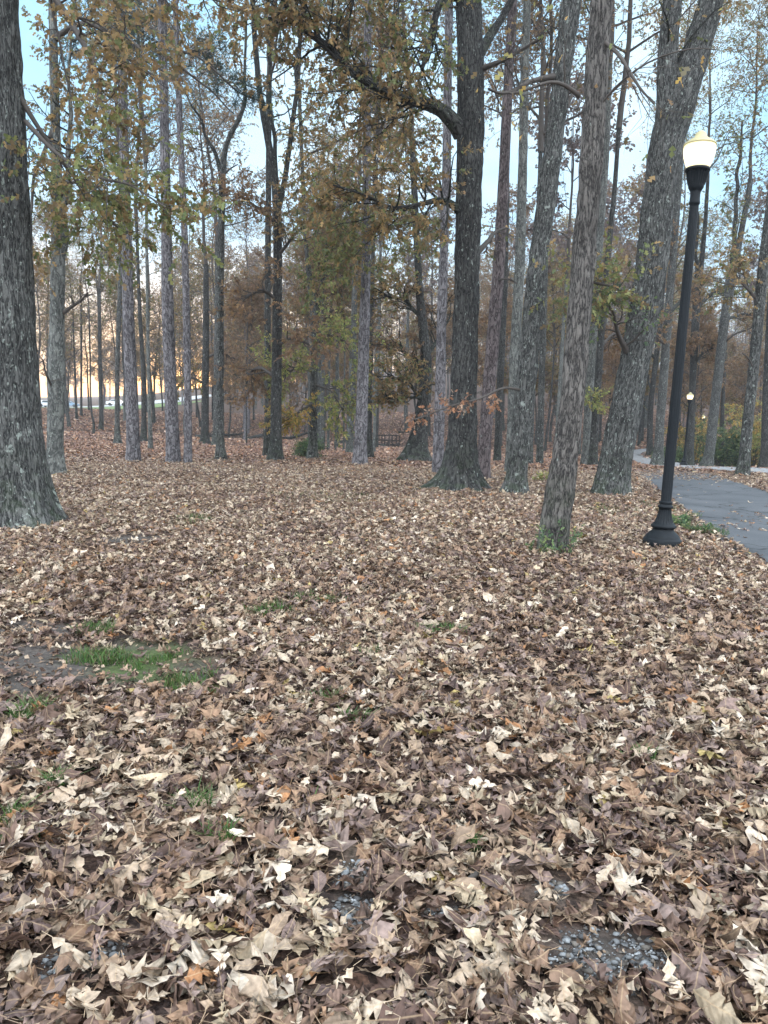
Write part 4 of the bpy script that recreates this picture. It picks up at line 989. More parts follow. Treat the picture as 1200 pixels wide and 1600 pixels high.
tree('oak_tree', 'dark lichened trunk with rust-brown leaves on both sides and a flared foot', [(430, 722, 24), (431, 690, 18), (432, 600, 16), (433, 500, 15), (434, 400, 14), (433, 330, 13), (430, 280, 12), (415, 200, 10), (405, 140, 9), (398, 60, 8)], 'oak_dark', crown='olive', cz=16, flare=.45, seed=11,
     limbs=[dict(px=[(434, 330, 10), (448, 260, 8), (455, 180, 7), (468, 90, 6), (475, 20, 5)], ext=2, main=True, fol=dict(nsec=8, lsec=2.2, nlf=7, pal='mix', size=.15)),
            dict(px=[(432, 290, 7), (425, 200, 6), (424, 120, 5), (420, 60, 4)], ext=2, fol=dict(nsec=6, lsec=2, nlf=5, pal='olive', size=.15)),
            dict(px=[(430, 350, 6), (400, 320, 4), (370, 300, 3)], dd=-1, fol=dict(nsec=9, lsec=1.6, nlf=8, pal='rust', size=.15)),
            dict(px=[(433, 470, 5), (410, 450, 4), (380, 460, 3)], dd=-1, fol=dict(nsec=8, lsec=1.6, nlf=8, pal='rust', size=.15)),
            dict(px=[(434, 540, 5), (455, 525, 4), (480, 535, 3)], dd=-1.5, fol=dict(nsec=8, lsec=1.5, nlf=8, pal='rust', size=.15)),
            dict(px=[(430, 590, 5), (405, 570, 4), (385, 590, 3)], dd=1, fol=dict(nsec=8, lsec=1.5, nlf=8, pal='rust', size=.15)),
            dict(px=[(434, 400, 5), (460, 370, 4), (490, 350, 3)], dd=-1, fol=dict(nsec=9, lsec=1.8, nlf=8, pal='mix', size=.15))], **MID)
tree('oak_tree', 'thin dark trunk close behind the left side of the lichened trunk with rust leaves', [(417, 713, 13), (418, 660, 10), (418, 500, 10), (419, 350, 9), (420, 200, 8)], 'oak_dark', crown='brown', cz=14, flare=.25, seed=12, **MID)
tree('oak_tree', 'mid-size trunk with yellow-green leaves, dividing into two limbs halfway up', [(488, 719, 18), (489, 690, 13), (490, 620, 12), (491, 560, 12), (491, 490, 12), (484, 440, 9), (479, 390, 7), (476, 350, 6)], 'oak', crown='sparse', cz=14, cs=.7, flare=.4, seed=13,
     limbs=[dict(px=[(492, 500, 8), (500, 465, 7), (508, 430, 6), (512, 390, 4)], ext=1.5, fol=dict(nsec=9, lsec=1.8, nlf=8, pal='olive', size=.15)),
            dict(px=[(490, 580, 4), (465, 575, 3), (450, 590, 3)], dd=-1.5, fol=dict(nsec=10, lsec=1.5, nlf=9, pal='yellow', size=.14)),
            dict(px=[(490, 630, 4), (468, 640, 3), (450, 655, 2)], dd=-1.5, fol=dict(nsec=9, lsec=1.2, nlf=9, pal='gold', size=.14)),
            dict(px=[(490, 540, 4), (515, 520, 3), (535, 530, 3)], dd=-1, fol=dict(nsec=11, lsec=1.8, nlf=9, pal='yellow', size=.14)),
            dict(px=[(490, 600, 4), (515, 610, 3), (540, 640, 3)], dd=-1, fol=dict(nsec=10, lsec=1.5, nlf=9, pal='yellow', size=.14))], **MID)
tree('pine_tree', 'straight pale pine in the middle of the picture just left of the bridge', [(562, 728, 25), (563, 700, 20), (566, 620, 18), (569, 520, 17), (572, 420, 14), (573, 300, 13), (574, 100, 12), (575, 0, 11)], 'pine', crown='olive', cz=17, flare=.15, seed=14,
     limbs=[dict(px=[(573, 380, 4), (545, 400, 3), (515, 430, 3)], dd=-2, fol=dict(nsec=12, lsec=1.6, nlf=9, pal='olive', size=.13)), dict(px=[(573, 300, 4), (540, 320, 3), (500, 350, 3)], dd=-2, fol=dict(nsec=12, lsec=1.7, nlf=9, pal='olive', size=.13)),
            dict(px=[(573, 340, 4), (605, 350, 3), (640, 370, 3)], dd=-2, fol=dict(nsec=12, lsec=1.7, nlf=9, pal='olive', size=.13)), dict(px=[(572, 200, 4), (520, 220, 3), (480, 250, 3)], dd=-2, fol=dict(nsec=12, lsec=1.8, nlf=9, pal='mix', size=.13)),
            dict(px=[(573, 170, 4), (620, 190, 3), (660, 230, 3)], dd=-2, fol=dict(nsec=12, lsec=1.8, nlf=9, pal='mix', size=.13))], **MID)
tree('oak_tree', 'dark leaning tree with a wide triangular foot right of the bridge under brown leaves', [(650, 721, 50), (651, 705, 34), (655, 680, 26), (660, 650, 23), (664, 620, 20), (666, 560, 17), (660, 500, 14), (655, 450, 11)], 'oak_dark', crown='brown', cz=12, cs=.8, flare=.25, seed=15, fluted=.3,
     limbs=[dict(px=[(662, 630, 7), (640, 600, 5), (610, 590, 4)], dd=-1, fol=dict(nsec=12, lsec=2, nlf=7, pal='mix', size=.15)), dict(px=[(664, 600, 8), (645, 560, 6), (620, 530, 4)], dd=1, fol=dict(nsec=12, lsec=2.2, nlf=7, pal='brown', size=.15)),
            dict(px=[(665, 620, 6), (635, 622, 4), (600, 620, 3)], dd=-1.5, fol=dict(nsec=12, lsec=1.0, nlf=6, pal='mix', size=.14, droop=.2)), dict(px=[(665, 560, 7), (690, 520, 5), (700, 480, 4)], dd=1, fol=dict(nsec=9, lsec=2.2, nlf=8, pal='brown', size=.16)),
            dict(px=[(662, 500, 6), (630, 470, 5), (600, 460, 4)], dd=0, fol=dict(nsec=12, lsec=2.2, nlf=9, pal='mix', size=.16))], **MID)
tree('sweetgum_tree', 'pale slim trunk touching the left side of the big dark oak', [(685, 743, 20), (685, 700, 17), (688, 600, 16), (690, 500, 15), (694, 380, 13), (698, 250, 13), (700, 100, 13), (702, 0, 12)], 'pine', crown='sparse', cz=14.5, flare=.12, seed=16, **MID)
tree('pine_tree', 'reddish-brown pine just right of the big dark oak', [(754, 752, 24), (756, 710, 20), (763, 620, 20), (771, 520, 20), (779, 420, 18), (786, 300, 17), (793, 150, 15), (801, 0, 14)], 'pine_red', crown='pine', cz=14.5, flare=.12, seed=17, limbs=[dict(px=[(775, 440, 4), (795, 432, 3), (812, 440, 2)], dd=-1, fol=dict(nsec=4, lsec=.5, nlf=0))], **MID)
tree('sweetgum_tree', 'pale blue-grey slim trunk half hidden behind the leaning lichened oak', [(797, 742, 18), (799, 690, 15), (804, 560, 16), (812, 420, 16), (817, 250, 14), (820, 100, 13), (824, 0, 12)], 'pale', crown='olive', cz=14, flare=.15, seed=18, **MID)
tree('oak_tree', 'dark slim trunk standing behind the reddish pine', [(777, 721, 12), (778, 680, 10), (783, 560, 11), (788, 450, 10), (792, 300, 9)], 'oak_dark', crown='brown', cz=12, flare=.2, seed=19, **MID)
tree('oak_tree', 'pale trunk behind the right side of the narrow-ridged tree, left of a mossy neighbour', [(916, 727, 16), (918, 680, 14), (924, 560, 14), (935, 400, 12), (946, 250, 11), (952, 100, 10)], 'pale', crown='sparse', cz=15, flare=.25, seed=20, **MID)
tree('oak_tree', 'dark trunk with a tuft of bright green leaves, between the narrow-ridged and the forked trees', [(926, 728, 15), (928, 690, 12), (934, 600, 11), (941, 500, 10), (948, 420, 9), (960, 300, 7)], 'oak_dark', crown='olive', cz=13, flare=.3, seed=21,
     limbs=[dict(px=[(933, 620, 4), (926, 615, 3), (922, 625, 2)], dd=-.6, fol=dict(nsec=5, lsec=.5, nlf=9, pal='yellow', size=.13)), dict(px=[(940, 520, 5), (925, 480, 4), (915, 470, 3)], dd=-1, fol=dict(nsec=10, lsec=1.6, nlf=9, pal='olive', size=.15)), dict(px=[(940, 540, 5), (960, 520, 4), (975, 530, 3)], dd=1, fol=dict(nsec=8, lsec=1.3, nlf=9, pal='rust', size=.15))], **MID)
tree('oak_tree', 'left stem of the twin grey trunks between the leaning oak and the narrow-ridged tree', [(828, 726, 10), (829, 690, 9), (832, 600, 9), (836, 480, 8)], 'oak', crown='brown', cz=12, flare=.15, seed=22, **MID)
tree('oak_tree', 'right stem of the twin grey trunks between the leaning oak and the narrow-ridged tree', [(843, 725, 12), (844, 690, 10), (846, 600, 10), (850, 480, 9)], 'oak', crown='olive', cz=12, flare=.15, seed=23, **MID)
# right side
tree('oak_tree', 'curved dark slim trunk left of the mid-distance pair beside the pale path loop', [(1016, 713, 11), (1015, 690, 9), (1017, 630, 8), (1024, 570, 8), (1032, 500, 7), (1040, 400, 6)], 'oak_dark', crown='sparse', cz=13, flare=.4, seed=24,
     limbs=[dict(px=[(1019, 610, 4), (1013, 596, 3), (1012, 585, 2)], fol=dict(nsec=2, lsec=.4, nlf=0)), dict(px=[(1024, 560, 5), (1005, 540, 3), (990, 545, 2)], dd=-1, fol=dict(nsec=9, lsec=1.3, nlf=8, pal='rust', size=.16))], **MID)
tree('oak_tree', 'grey trunk with a wide foot at the bend where both paths meet', [(1027, 727, 20), (1029, 700, 14), (1034, 620, 12), (1040, 540, 12), (1047, 450, 11), (1056, 350, 10), (1064, 250, 8)], 'oak', crown='olive', cz=15, cs=.8, flare=.5, seed=25,
     limbs=[dict(px=[(1045, 490, 6), (1062, 470, 5), (1080, 455, 3)], dd=1, fol=dict(nsec=8, lsec=1.8, nlf=8, pal='rust', size=.16)), dict(px=[(1040, 540, 4), (1022, 520, 3), (1010, 525, 2)], dd=-1, fol=dict(nsec=9, lsec=1.4, nlf=8, pal='rust', size=.16)), dict(px=[(1050, 400, 4), (1035, 380, 3), (1020, 385, 2)], dd=-1, fol=dict(nsec=8, lsec=1.5, nlf=7, pal='brown', size=.16))], **MID)
tree('oak_tree', 'dark trunk rising directly behind the middle-sized lit street lamp', [(1077, 726, 14), (1079, 690, 10), (1082, 600, 10), (1087, 500, 12), (1090, 450, 12), (1096, 410, 8), (1102, 350, 6), (1106, 280, 5)], 'oak_dark', depth=b1[1] + 1.6, crown='olive', cz=16, cs=.8, flare=.3, seed=26,
     limbs=[dict(px=[(1090, 480, 7), (1108, 462, 5), (1130, 450, 4), (1150, 430, 3)], dd=1, fol=dict(nsec=9, lsec=2.2, nlf=6, pal='olive', size=.18)), dict(px=[(1089, 450, 7), (1087, 400, 6), (1090, 330, 5)], fol=dict(nsec=8, lsec=2.2, nlf=6, pal='mix', size=.18)), dict(px=[(1085, 560, 4), (1070, 540, 3), (1060, 550, 2)], dd=-1, fol=dict(nsec=9, lsec=1.4, nlf=8, pal='rust', size=.18)), dict(px=[(1085, 570, 4), (1100, 550, 3), (1115, 545, 2)], dd=-1, fol=dict(nsec=9, lsec=1.4, nlf=8, pal='rust', size=.18))], **MID)
tree('oak_tree', 'leaning grey-green trunk right of the lit lamps with its foot on the pale path', [(1104, 729, 18), (1109, 705, 15), (1116, 640, 14), (1124, 570, 14), (1132, 500, 14), (1142, 440, 14), (1155, 380, 9), (1170, 300, 8)], 'oak', depth=b1[1] - 1.5, crown='olive', cz=15, cs=.8, flare=.45, seed=27,
     limbs=[dict(px=[(1141, 450, 8), (1145, 400, 7), (1148, 340, 6), (1155, 250, 5)], ext=2, fol=dict(nsec=9, lsec=2.2, nlf=7, pal='olive', size=.17)), dict(px=[(1128, 540, 3), (1150, 520, 2.5), (1175, 510, 2)], dd=-1, fol=dict(nsec=5, lsec=.8, nlf=1)), dict(px=[(1133, 500, 5), (1160, 490, 4), (1180, 500, 3)], dd=1, fol=dict(nsec=8, lsec=1.6, nlf=7, pal='brown', size=.17))], **MID)
tree('oak_tree', 'leaning trunk on the leaf-covered far bank of the asphalt path near the right edge', [(1159, 746, 22), (1163, 725, 17), (1168, 660, 16), (1175, 600, 16), (1183, 520, 16), (1190, 440, 16), (1200, 350, 14), (1212, 250, 12)], 'oak', crown='olive', cz=13, flare=.3, seed=28,
     limbs=[dict(px=[(1178, 580, 3), (1172, 560, 2.5), (1160, 552, 2)], dd=-.5, wob=.2), dict(px=[(1185, 470, 5), (1165, 450, 4), (1150, 430, 3)], dd=0, fol=dict(nsec=8, lsec=1.6, nlf=6, pal='mix', size=.15))], **MID)
tree('oak_tree', 'dark trunk cut by the right edge of the picture beyond the path', [(1196, 732, 20), (1197, 700, 15), (1200, 600, 15), (1206, 480, 14)], 'oak_dark', crown='olive', cz=12, flare=.3, seed=29, **MID)
tree('oak_tree', 'thin dark stem between the far lamp and the leaning trunk near the right edge', [(1128, 700, 6), (1129, 640, 6), (1132, 580, 5), (1136, 500, 4)], 'oak_dark', depth=64, crown='sparse', cz=11, cs=.7, flare=.1, seed=30, sides=16, step=.15)
# left background row
BG = dict(sides=20, step=.15)
tree('oak_tree', 'grey trunk with a flared foot left of the three pines', [(184, 694, 12), (183, 670, 7.5), (183, 580, 7), (185, 520, 7), (188, 420, 6)], 'oak', crown='sparse', cz=13, flare=.4, seed=31, **BG)
tree('oak_tree', 'dark twin trunk right behind the leftmost pine', [(224, 691, 12), (225, 660, 8), (224, 580, 7), (219, 500, 6), (216, 430, 5)], 'oak_dark', crown='sparse', cz=13, flare=.3, seed=32, **BG)
tree('oak_tree', 'short pale stump-footed slim trunk between the leftmost and middle pines', [(235, 702, 8), (235, 680, 6.5), (233, 620, 5.5), (231, 520, 5), (229, 400, 4)], 'pale', crown='sparse', cz=13, flare=.15, seed=33, **BG)
tree('maple_tree', 'small crooked sapling trunk on the creek bank at the far left', [(146, 679, 4), (147, 662, 4), (143, 645, 3), (141, 610, 2.5), (141, 560, 2.5)], 'oak_dark', crown='bare', cz=8, cs=.5, flare=.1, seed=34, **BG)
tree('oak_tree', 'straight dark trunk beyond the creek, right of the crooked sapling', [(158, 672, 8), (158, 650, 6), (156, 560, 5.5), (155, 450, 5)], 'oak_dark', crown='sparse', cz=12, flare=.2, seed=35, **BG)
tree('oak_tree', 'isolated thin trunk in front of the lawn at the far left', [(127, 650, 5), (127, 640, 3.6), (127, 560, 3.2), (127, 480, 3)], 'oak_dark', crown='bare', cz=13, cs=.8, flare=.3, seed=36, **BG)
tree('oak_tree', 'dark trunk with a broad foot behind the slim forked tree, left of it', [(320, 694, 18), (320, 680, 12), (321, 600, 11), (322, 500, 10), (322, 420, 8)], 'oak_dark', crown='olive', cz=11, flare=.35, seed=37,
     limbs=[dict(px=[(321, 600, 4), (300, 590, 3), (280, 600, 2)], dd=-1, fol=dict(nsec=8, lsec=1.8, nlf=8, pal='mix', size=.18)), dict(px=[(321, 560, 4), (345, 550, 3), (365, 560, 2)], dd=1, fol=dict(nsec=8, lsec=1.8, nlf=8, pal='brown', size=.18))], **BG)
tree('oak_tree', 'grey trunk close behind the slim forked tree', [(336, 697, 13), (337, 670, 8), (338, 580, 8), (339, 480, 7)], 'oak', crown='brown', cz=12, flare=.3, seed=38, **BG)
tree('oak_tree', 'grey trunk with a dark right side, directly left of the straight central pine', [(546, 708, 13), (547, 680, 11), (550, 600, 11), (553, 500, 9)], 'oak', crown='olive', cz=12, flare=.15, seed=39, **BG)
tree('oak_tree', 'dark leaning trunk directly right of the straight central pine', [(579, 716, 12), (577, 690, 8.5), (578, 600, 8), (581, 480, 7), (583, 380, 6)], 'oak_dark', crown='olive', cz=13, flare=.3, seed=40, **BG)
tree('oak_tree', 'slim pale trunk left of the bridge railing', [(584, 708, 6), (584, 690, 4.5), (588, 600, 4.5), (592, 480, 4)], 'pale', crown='brown', cz=12, flare=.2, seed=41, **BG)
tree('oak_tree', 'slim dark trunk touching the left end of the bridge railing', [(588, 700, 6), (589, 680, 5), (590, 600, 5), (593, 480, 4.5)], 'oak_dark', crown='brown', cz=12, flare=.2, seed=42, **BG)
for i, (x, y, w_px, lb) in enumerate([(503, 704, 8, 'leftmost small trunk in the row between the yellow-leaved tree and the central pine'), (513, 703, 4, 'second and thinner small trunk in the row left of the central pine'),
        (524, 703, 3, 'thinnest pole-like stem in the row left of the central pine'), (537, 704, 3, 'pale pole-like stem nearest the central pine in the row on its left'), (497, 701, 6, 'small dark trunk hidden just right of the yellow-leaved tree')]):
    tree('young_tree', lb, [(x, y, w_px * 1.3), (x, y - 20, w_px), (x + 1, y - 90, w_px * .9), (x + 2, y - 180, w_px * .8)], 'oak', crown='low', cz=6 + i % 3, cs=.8, flare=.15, seed=43 + i, **BG)
tree('young_tree', 'thin upright stem in open litter between the slim forked tree and dark lichened trunk', [(385, 695, 2.5), (385, 660, 2), (385, 600, 1.6), (386, 540, 1.3)], 'oak_dark', crown='low', cz=4.5, cs=.6, flare=.1, seed=49, **BG)
tree('oak_tree', 'small trunk with a dark foot on the slope above the right end of the bridge', [(635, 677, 8), (635, 665, 6), (634, 640, 6), (636, 560, 5)], 'oak', crown='far', cz=13, flare=.3, seed=50, **BG)
tree('oak_tree', 'thin straight stem between the dark leaning tree and the pale slim trunk', [(671, 682, 3.6), (671, 660, 3.2), (673, 560, 3)], 'oak_dark', crown='far', cz=13, flare=.2, seed=51, **BG)
tree('oak_tree', 'slim stem seen in the gap right of the reddish pine', [(785, 673, 8), (785, 655, 6), (787, 560, 5)], 'oak', crown='far', cz=13, flare=.3, seed=52, **BG)
tree('oak_tree', 'thin dark stem left of the narrow-ridged tree at its knee height', [(851, 707, 5), (854, 680, 4), (858, 650, 3.5), (864, 580, 3)], 'oak_dark', crown='low', cz=7, flare=.1, seed=53, **BG)
tree('oak_tree', 'thin dark stem on the slope left of the forked tree', [(937, 691, 5), (938, 670, 4), (941, 600, 4)], 'oak_dark', crown='far', cz=12, flare=.2, seed=54, **BG)
tree('oak_tree', 'thin dark stem right of the forked tree above the pale path loop', [(998, 696, 5), (1001, 670, 4.5), (1006, 590, 4)], 'oak_dark', crown='far', cz=12, flare=.2, seed=55, **BG)
tree('oak_tree', 'pale slim trunk on the slope just right of the forked tree', [(1007, 668, 8), (1009, 640, 6.5), (1013, 560, 6)], 'pale', crown='far', cz=13, flare=.2, seed=56, **BG)

# leaves heaped against the trunks
def heap(x0, y0, r, n, rng):
    az = rng.random(n) * 6.28; rad = r * 1.05 + np.abs(rng.normal(size=n)) * .16; x = x0 + np.cos(az) * rad; y = y0 + np.sin(az) * rad
    var = [leaf_variant(rng, k, 1) for k in ('red', 'pin', 'red', 'white', 'pin', 'plain')]; vi = rng.integers(0, 6, n)
    z = H(x, y) + .03 + .10 * np.exp(-(rad - r) / .09) * rng.random(n)
    f = np.stack([np.cos(az + 1.57 + rng.normal(size=n)), np.sin(az + 1.57 + rng.normal(size=n)), rng.normal(size=n) * .4], 1)
    Rm = rotm(f, np.stack([np.cos(az) * .6, np.sin(az) * .6, np.ones(n)], 1) + rng.normal(size=(n, 3)) * .3); sz = .08 + .07 * rng.random(n)
    C = LPAL[rng.choice(len(LPAL), n, p=LW_NEAR / LW_NEAR.sum())] * (.75 + .4 * rng.random((n, 1)))
    for v, (V, Qv, bk) in enumerate(var):
        q = np.where(vi == v)[0]
        if not len(q): continue
        W = np.einsum('nij,kj->nki', Rm[q], V) * sz[q, None, None] + np.stack([x, y, z], 1)[q][:, None]
        B = np.broadcast_to(bk[None], W.shape).copy(); B[..., 2] = (rng.random(len(q)) * 20)[:, None]
        litter_mb.add(W, (np.arange(len(q))[:, None, None] * len(V) + Qv[None]).reshape(-1, 4), B=B, C=np.concatenate([C[q], np.ones((len(q), 1))], 1)[:, None].repeat(len(V), 1))
hr = np.random.default_rng(404)
for (tx, ty, tr) in TREES:
    if ty < 30: heap(tx, ty, tr * 1.25, int(260 + 500 * tr), hr)
heap(b0[0], b0[1] + .1, .2, 60, hr)
o = link('fallen_leaves', litter_mb.mesh('fallen_leaves', M['litter'], smooth=True, col=True))
tag(o, 'dry brown and tan oak leaves carpeting the ground', 'fallen leaves', kind='stuff')

# ------------------------------------------------------------------ farther forest: separate trees copied from a few kinds
STEM = []
for i in range(6):
    rng = np.random.default_rng(300 + i); hh = 9.0
    P, R = grow(np.array([[0, 0, -.15]]), np.array([[0, 0, 1.]]), [hh], [.17], 24, rng, .025, .12, .62)
    v = np.linspace(0, hh, 24); w_ = MB(); V, Q, b = trunk_surface(P[0], R[0], 10, v, .35, .4, 4, 0, seed=i); w_.add(V, Q, b)
    STEM.append((w_.mesh('trunk', M[['oak', 'oak_dark', 'pine', 'oak', 'oak_dark', 'pale'][i]]), P[0, -1]))
def far_tree(x, y, s, rng, label, group, kind=None, low=False):
    z = Hs(x, y); root = empty('forest_tree', (x, y, z), label, 'tree', group, rz=0)
    i = int(rng.integers(0, 6)); sm, top = STEM[i]
    zs = s * (.45 if low else (.8 + .5 * rng.random()))
    t = link('trunk', sm, root); t.scale = (s * .9, s * .9, zs)
    if kind == 'lawn': kind = ['sparse', 'sparse', 'bare', 'fars'][int(rng.integers(0, 4))]
    if kind == 'mixed': kind = ['olive', 'brown', 'sparse', 'sparse', 'far'][int(rng.integers(0, 5))]
    kk = kind or ('far' if rng.random() < .55 else 'fars'); me = CP[kk][int(rng.integers(0, len(CP[kk])))]
    rz = rng.random() * 6.28; loc = Vector((top[0] * s * .9, top[1] * s * .9, top[2] * zs))
    for nm, m_ in (('branches', me[0]), ('crown', me[1])):
        if m_ is None: continue
        c = link(nm, m_, root, loc); c.rotation_euler = (0, 0, rz); c.scale = (s, s, s)
    return root
rng = np.random.default_rng(77); placed = [(t[0], t[1]) for t in TREES]
MADE = {}
def place(n, y0, y1, mind, label, group, px0=-60, px1=1260, smin=.75, smax=1.15, low=False, kind=None, skip=None):
    c = 0; tries = 0
    while c < n and tries < n * 60:
        tries += 1; y = math.sqrt(y0 * y0 + (y1 * y1 - y0 * y0) * rng.random()); px = px0 + (px1 - px0) * rng.random()
        x = float(U(px, 650, y)[0])
        if any((x - a) ** 2 + (y - b) ** 2 < mind ** 2 for a, b in placed): continue
        q = np.array([x]), np.array([y])
        if inpoly(POLY_C, *q)[0] or inpoly(POLY_A, *q)[0]: continue
        if 60 < y < 86 and abs(px - 606) < 45: continue
        if skip and skip(px, y): continue
        o_ = far_tree(x, y, smin + (smax - smin) * rng.random(), rng, label, group, kind, low); placed.append((x, y)); c += 1; MADE.setdefault(group, []).append((px, y, o_))
    return c
lefty = lambda px, y: (px < 260 and y > 88) or (px < 120 and y < 60) or (570 < px < 645 and y < 96) or (650 < px < 720 and y < 84)
n1 = place(32, 44, 88, 3.0, 'slim forest tree on the leafy slope beyond the creek', 'forest trees beyond the creek', 60, 1260, kind='mixed', skip=lambda px, y: lefty(px, y) or (px < 300 and rng.random() < .4))
n2 = place(52, 58, 95, 3.0, 'low bushy understory tree beyond the creek', 'understory trees beyond the creek', 330, 1260, .7, 1.1, True, 'low', skip=lefty)
n3 = place(80, 90, 150, 3.0, 'forest tree in the distant woods on the hillside', 'distant woodland trees', 250, 1280, skip=lefty)
n4 = place(13, 66, 112, 3.0, 'scattered tree beside the distant lawn at left', 'trees by the distant lawn', -60, 330, .75, 1.0, kind='lawn')
n6 = place(16, 68, 112, 2.8, 'twiggy half-bare tree', 'twiggy trees before the sunset glow', 60, 345, .8, 1.15, True, 'twiggy')
n5 = place(34, 232, 300, 4, 'round tree on the far side of the car park', 'trees behind the car park', -80, 340, .95, 1.4, True, 'far')
MARKS = [(-200, 'left edge'), (60, 'massive left oak'), (88, 'slender grey trunk'), (208, 'leftmost pine'), (268, 'middle pine'), (293, 'thin pine'), (345, 'slim forked tree'), (431, 'lichened dark trunk'), (490, 'yellow-leaved tree'),
         (565, 'central pine'), (606, 'footbridge'), (660, 'leaning dark tree'), (722, 'big dark oak'), (762, 'reddish pine'), (820, 'leaning oak'), (890, 'narrow-ridged tree'), (980, 'thick forked tree'), (1060, 'big lamp'), (1112, 'leaning grey-green trunk'), (1170, 'far-bank trunk'), (1400, 'right edge')]
ORD = ['first', 'second', 'third', 'fourth', 'fifth', 'sixth', 'seventh', 'eighth', 'ninth', 'tenth', 'eleventh', 'twelfth', 'thirteenth', 'fourteenth', 'fifteenth']
for gname, what in (('forest trees beyond the creek', 'slim forest tree'), ('understory trees beyond the creek', 'low bushy tree'), ('trees by the distant lawn', 'thin lawn-side tree'), ('twiggy trees before the sunset glow', 'twiggy half-bare tree')):
    for a_, b_ in zip(MARKS[:-1], MARKS[1:]):
        grp_ = sorted([q for q in MADE[gname] if a_[0] <= q[0] < b_[0]], key=lambda q: q[0])
        for k_, (px_, y_, o_) in enumerate(grp_):
            if len(grp_) == 1: o_['label'] = 'only %s in view between the %s and the %s' % (what, a_[1], b_[1])
            else: o_['label'] = '%s, %s from left between %s and %s' % (what, ORD[min(k_, 14)], a_[1], b_[1])
print('forest', n1, n2, n3, n4, n5)
# far-off wood as one mass
mbw, mbl = MB(), MB(); K = 650
yy = 150 + 190 * rng.random(K) ** .8; pxx = 150 + 1130 * rng.random(K)
k = ~((pxx < 330) & (yy < 320)); yy, pxx = yy[k], pxx[k]; K = len(yy)
xx = np.array([U(p, 650, y)[0] for p, y in zip(pxx, yy)]); zz = H(xx, yy); hh = 15 + 8 * rng.random(K)
P, R = grow(np.stack([xx, yy, zz - .2], 1), np.tile([0, 0, 1.], (K, 1)), hh, .13 + .09 * rng.random(K), 8, rng, .04, .1, .25)
V, Q, b = tubes(P, R, 5); mbw.add(V, Q, b)
p, d, r, t = sprout(P, R, 12, rng, .15, 1, 1.0)
P2, R2 = grow(p, d, 3.6 * (.5 + .8 * rng.random(len(p))) * (1.2 - .7 * t), np.full(len(p), .06), 5, rng, .2, .08)
V, Q, b = tubes(P2, R2, 3); mbw.add(V, Q, b)
p, d, r, t = sprout(P2, R2, 13, rng, .1, 1, .9); p = p + rng.normal(size=p.shape) * .35
cc = np.where((rng.random(len(p)) < .6)[:, None], palcol('mauve', len(p), rng), palcol('mix', len(p), rng))
leaves(mbl, p, d, .3 + .4 * rng.random(len(p)), cc, rng, 'B')
wo = link('distant_woods', mbw.mesh('distant_woods', M['twig'])); tag(wo, 'brown autumn woods covering the far hillside', 'woods', kind='stuff')
link('foliage', mbl.mesh('foliage', M['leaf'], smooth=False, col=True), wo)

# ------------------------------------------------------------------ shrubs
def shrub(px, d, h, wd, pal, label, seed, name='shrub', nst=12, size=.16):
    rng = np.random.default_rng(900 + seed); x = float(U(px, 700, d)[0]); z = Hs(x, d); root = empty(name, (x, d, z), label, 'shrub', 'shrubs at the bend of the path')
    w_, l_ = MB(), MB(); az = rng.random(nst) * 6.28; sp = .25 + .5 * rng.random(nst)
    P, R = grow(np.stack([np.cos(az) * wd * .12, np.sin(az) * wd * .12, az * 0 - .05], 1), np.stack([np.cos(az) * sp * wd / h, np.sin(az) * sp * wd / h, np.ones(nst)], 1), h * (.6 + .45 * rng.random(nst)), np.full(nst, .03), 8, rng, .14, .03)
    V, Q, b = tubes(P, R, 5); w_.add(V, Q, b)
    foliage_from(w_, l_, P, R, rng, 9, wd * .3, 5, .4, 8, size, pal, .0, 3, 'A', .05, flat=0)
    link('stems', w_.mesh('stems', M['twig']), root); link('foliage', l_.mesh('foliage', M['leaf'], smooth=False, col=True), root)
shrub(1082, 62, 4.3, 3.2, 'gold', 'golden-yellow shrub just right of the middle lit lamp', 1, nst=9)
shrub(1128, 58, 3.4, 3.4, 'green', 'dark green shrub right of the leaning trunk behind the pale path', 2)
shrub(1146, 66, 6.2, 3.8, 'yellow', 'tall yellow-green shrub behind the dark green one', 3)
shrub(1164, 57, 3.0, 3.0, 'green', 'low dark green shrub behind the trunk on the far bank', 4)
shrub(1188, 56, 5.8, 3.4, 'gold', 'tall golden shrub at the right edge of the picture', 5)
shrub(1215, 53, 4.2, 3.2, 'yellow', 'yellow-green shrub cut by the right edge of the picture', 6)
shrub(1098, 66, 3.0, 2.8, 'green', 'small green shrub under the farthest lit lamp', 7)
shrub(1046, 56, .9, 1.5, 'green', 'knee-high green bush inside the loop of the pale path', 8, nst=8)
shrub(482, 33, .7, .9, 'green', 'tiny green bush at the foot of the yellow-leaved tree', 9, nst=6, size=.08)

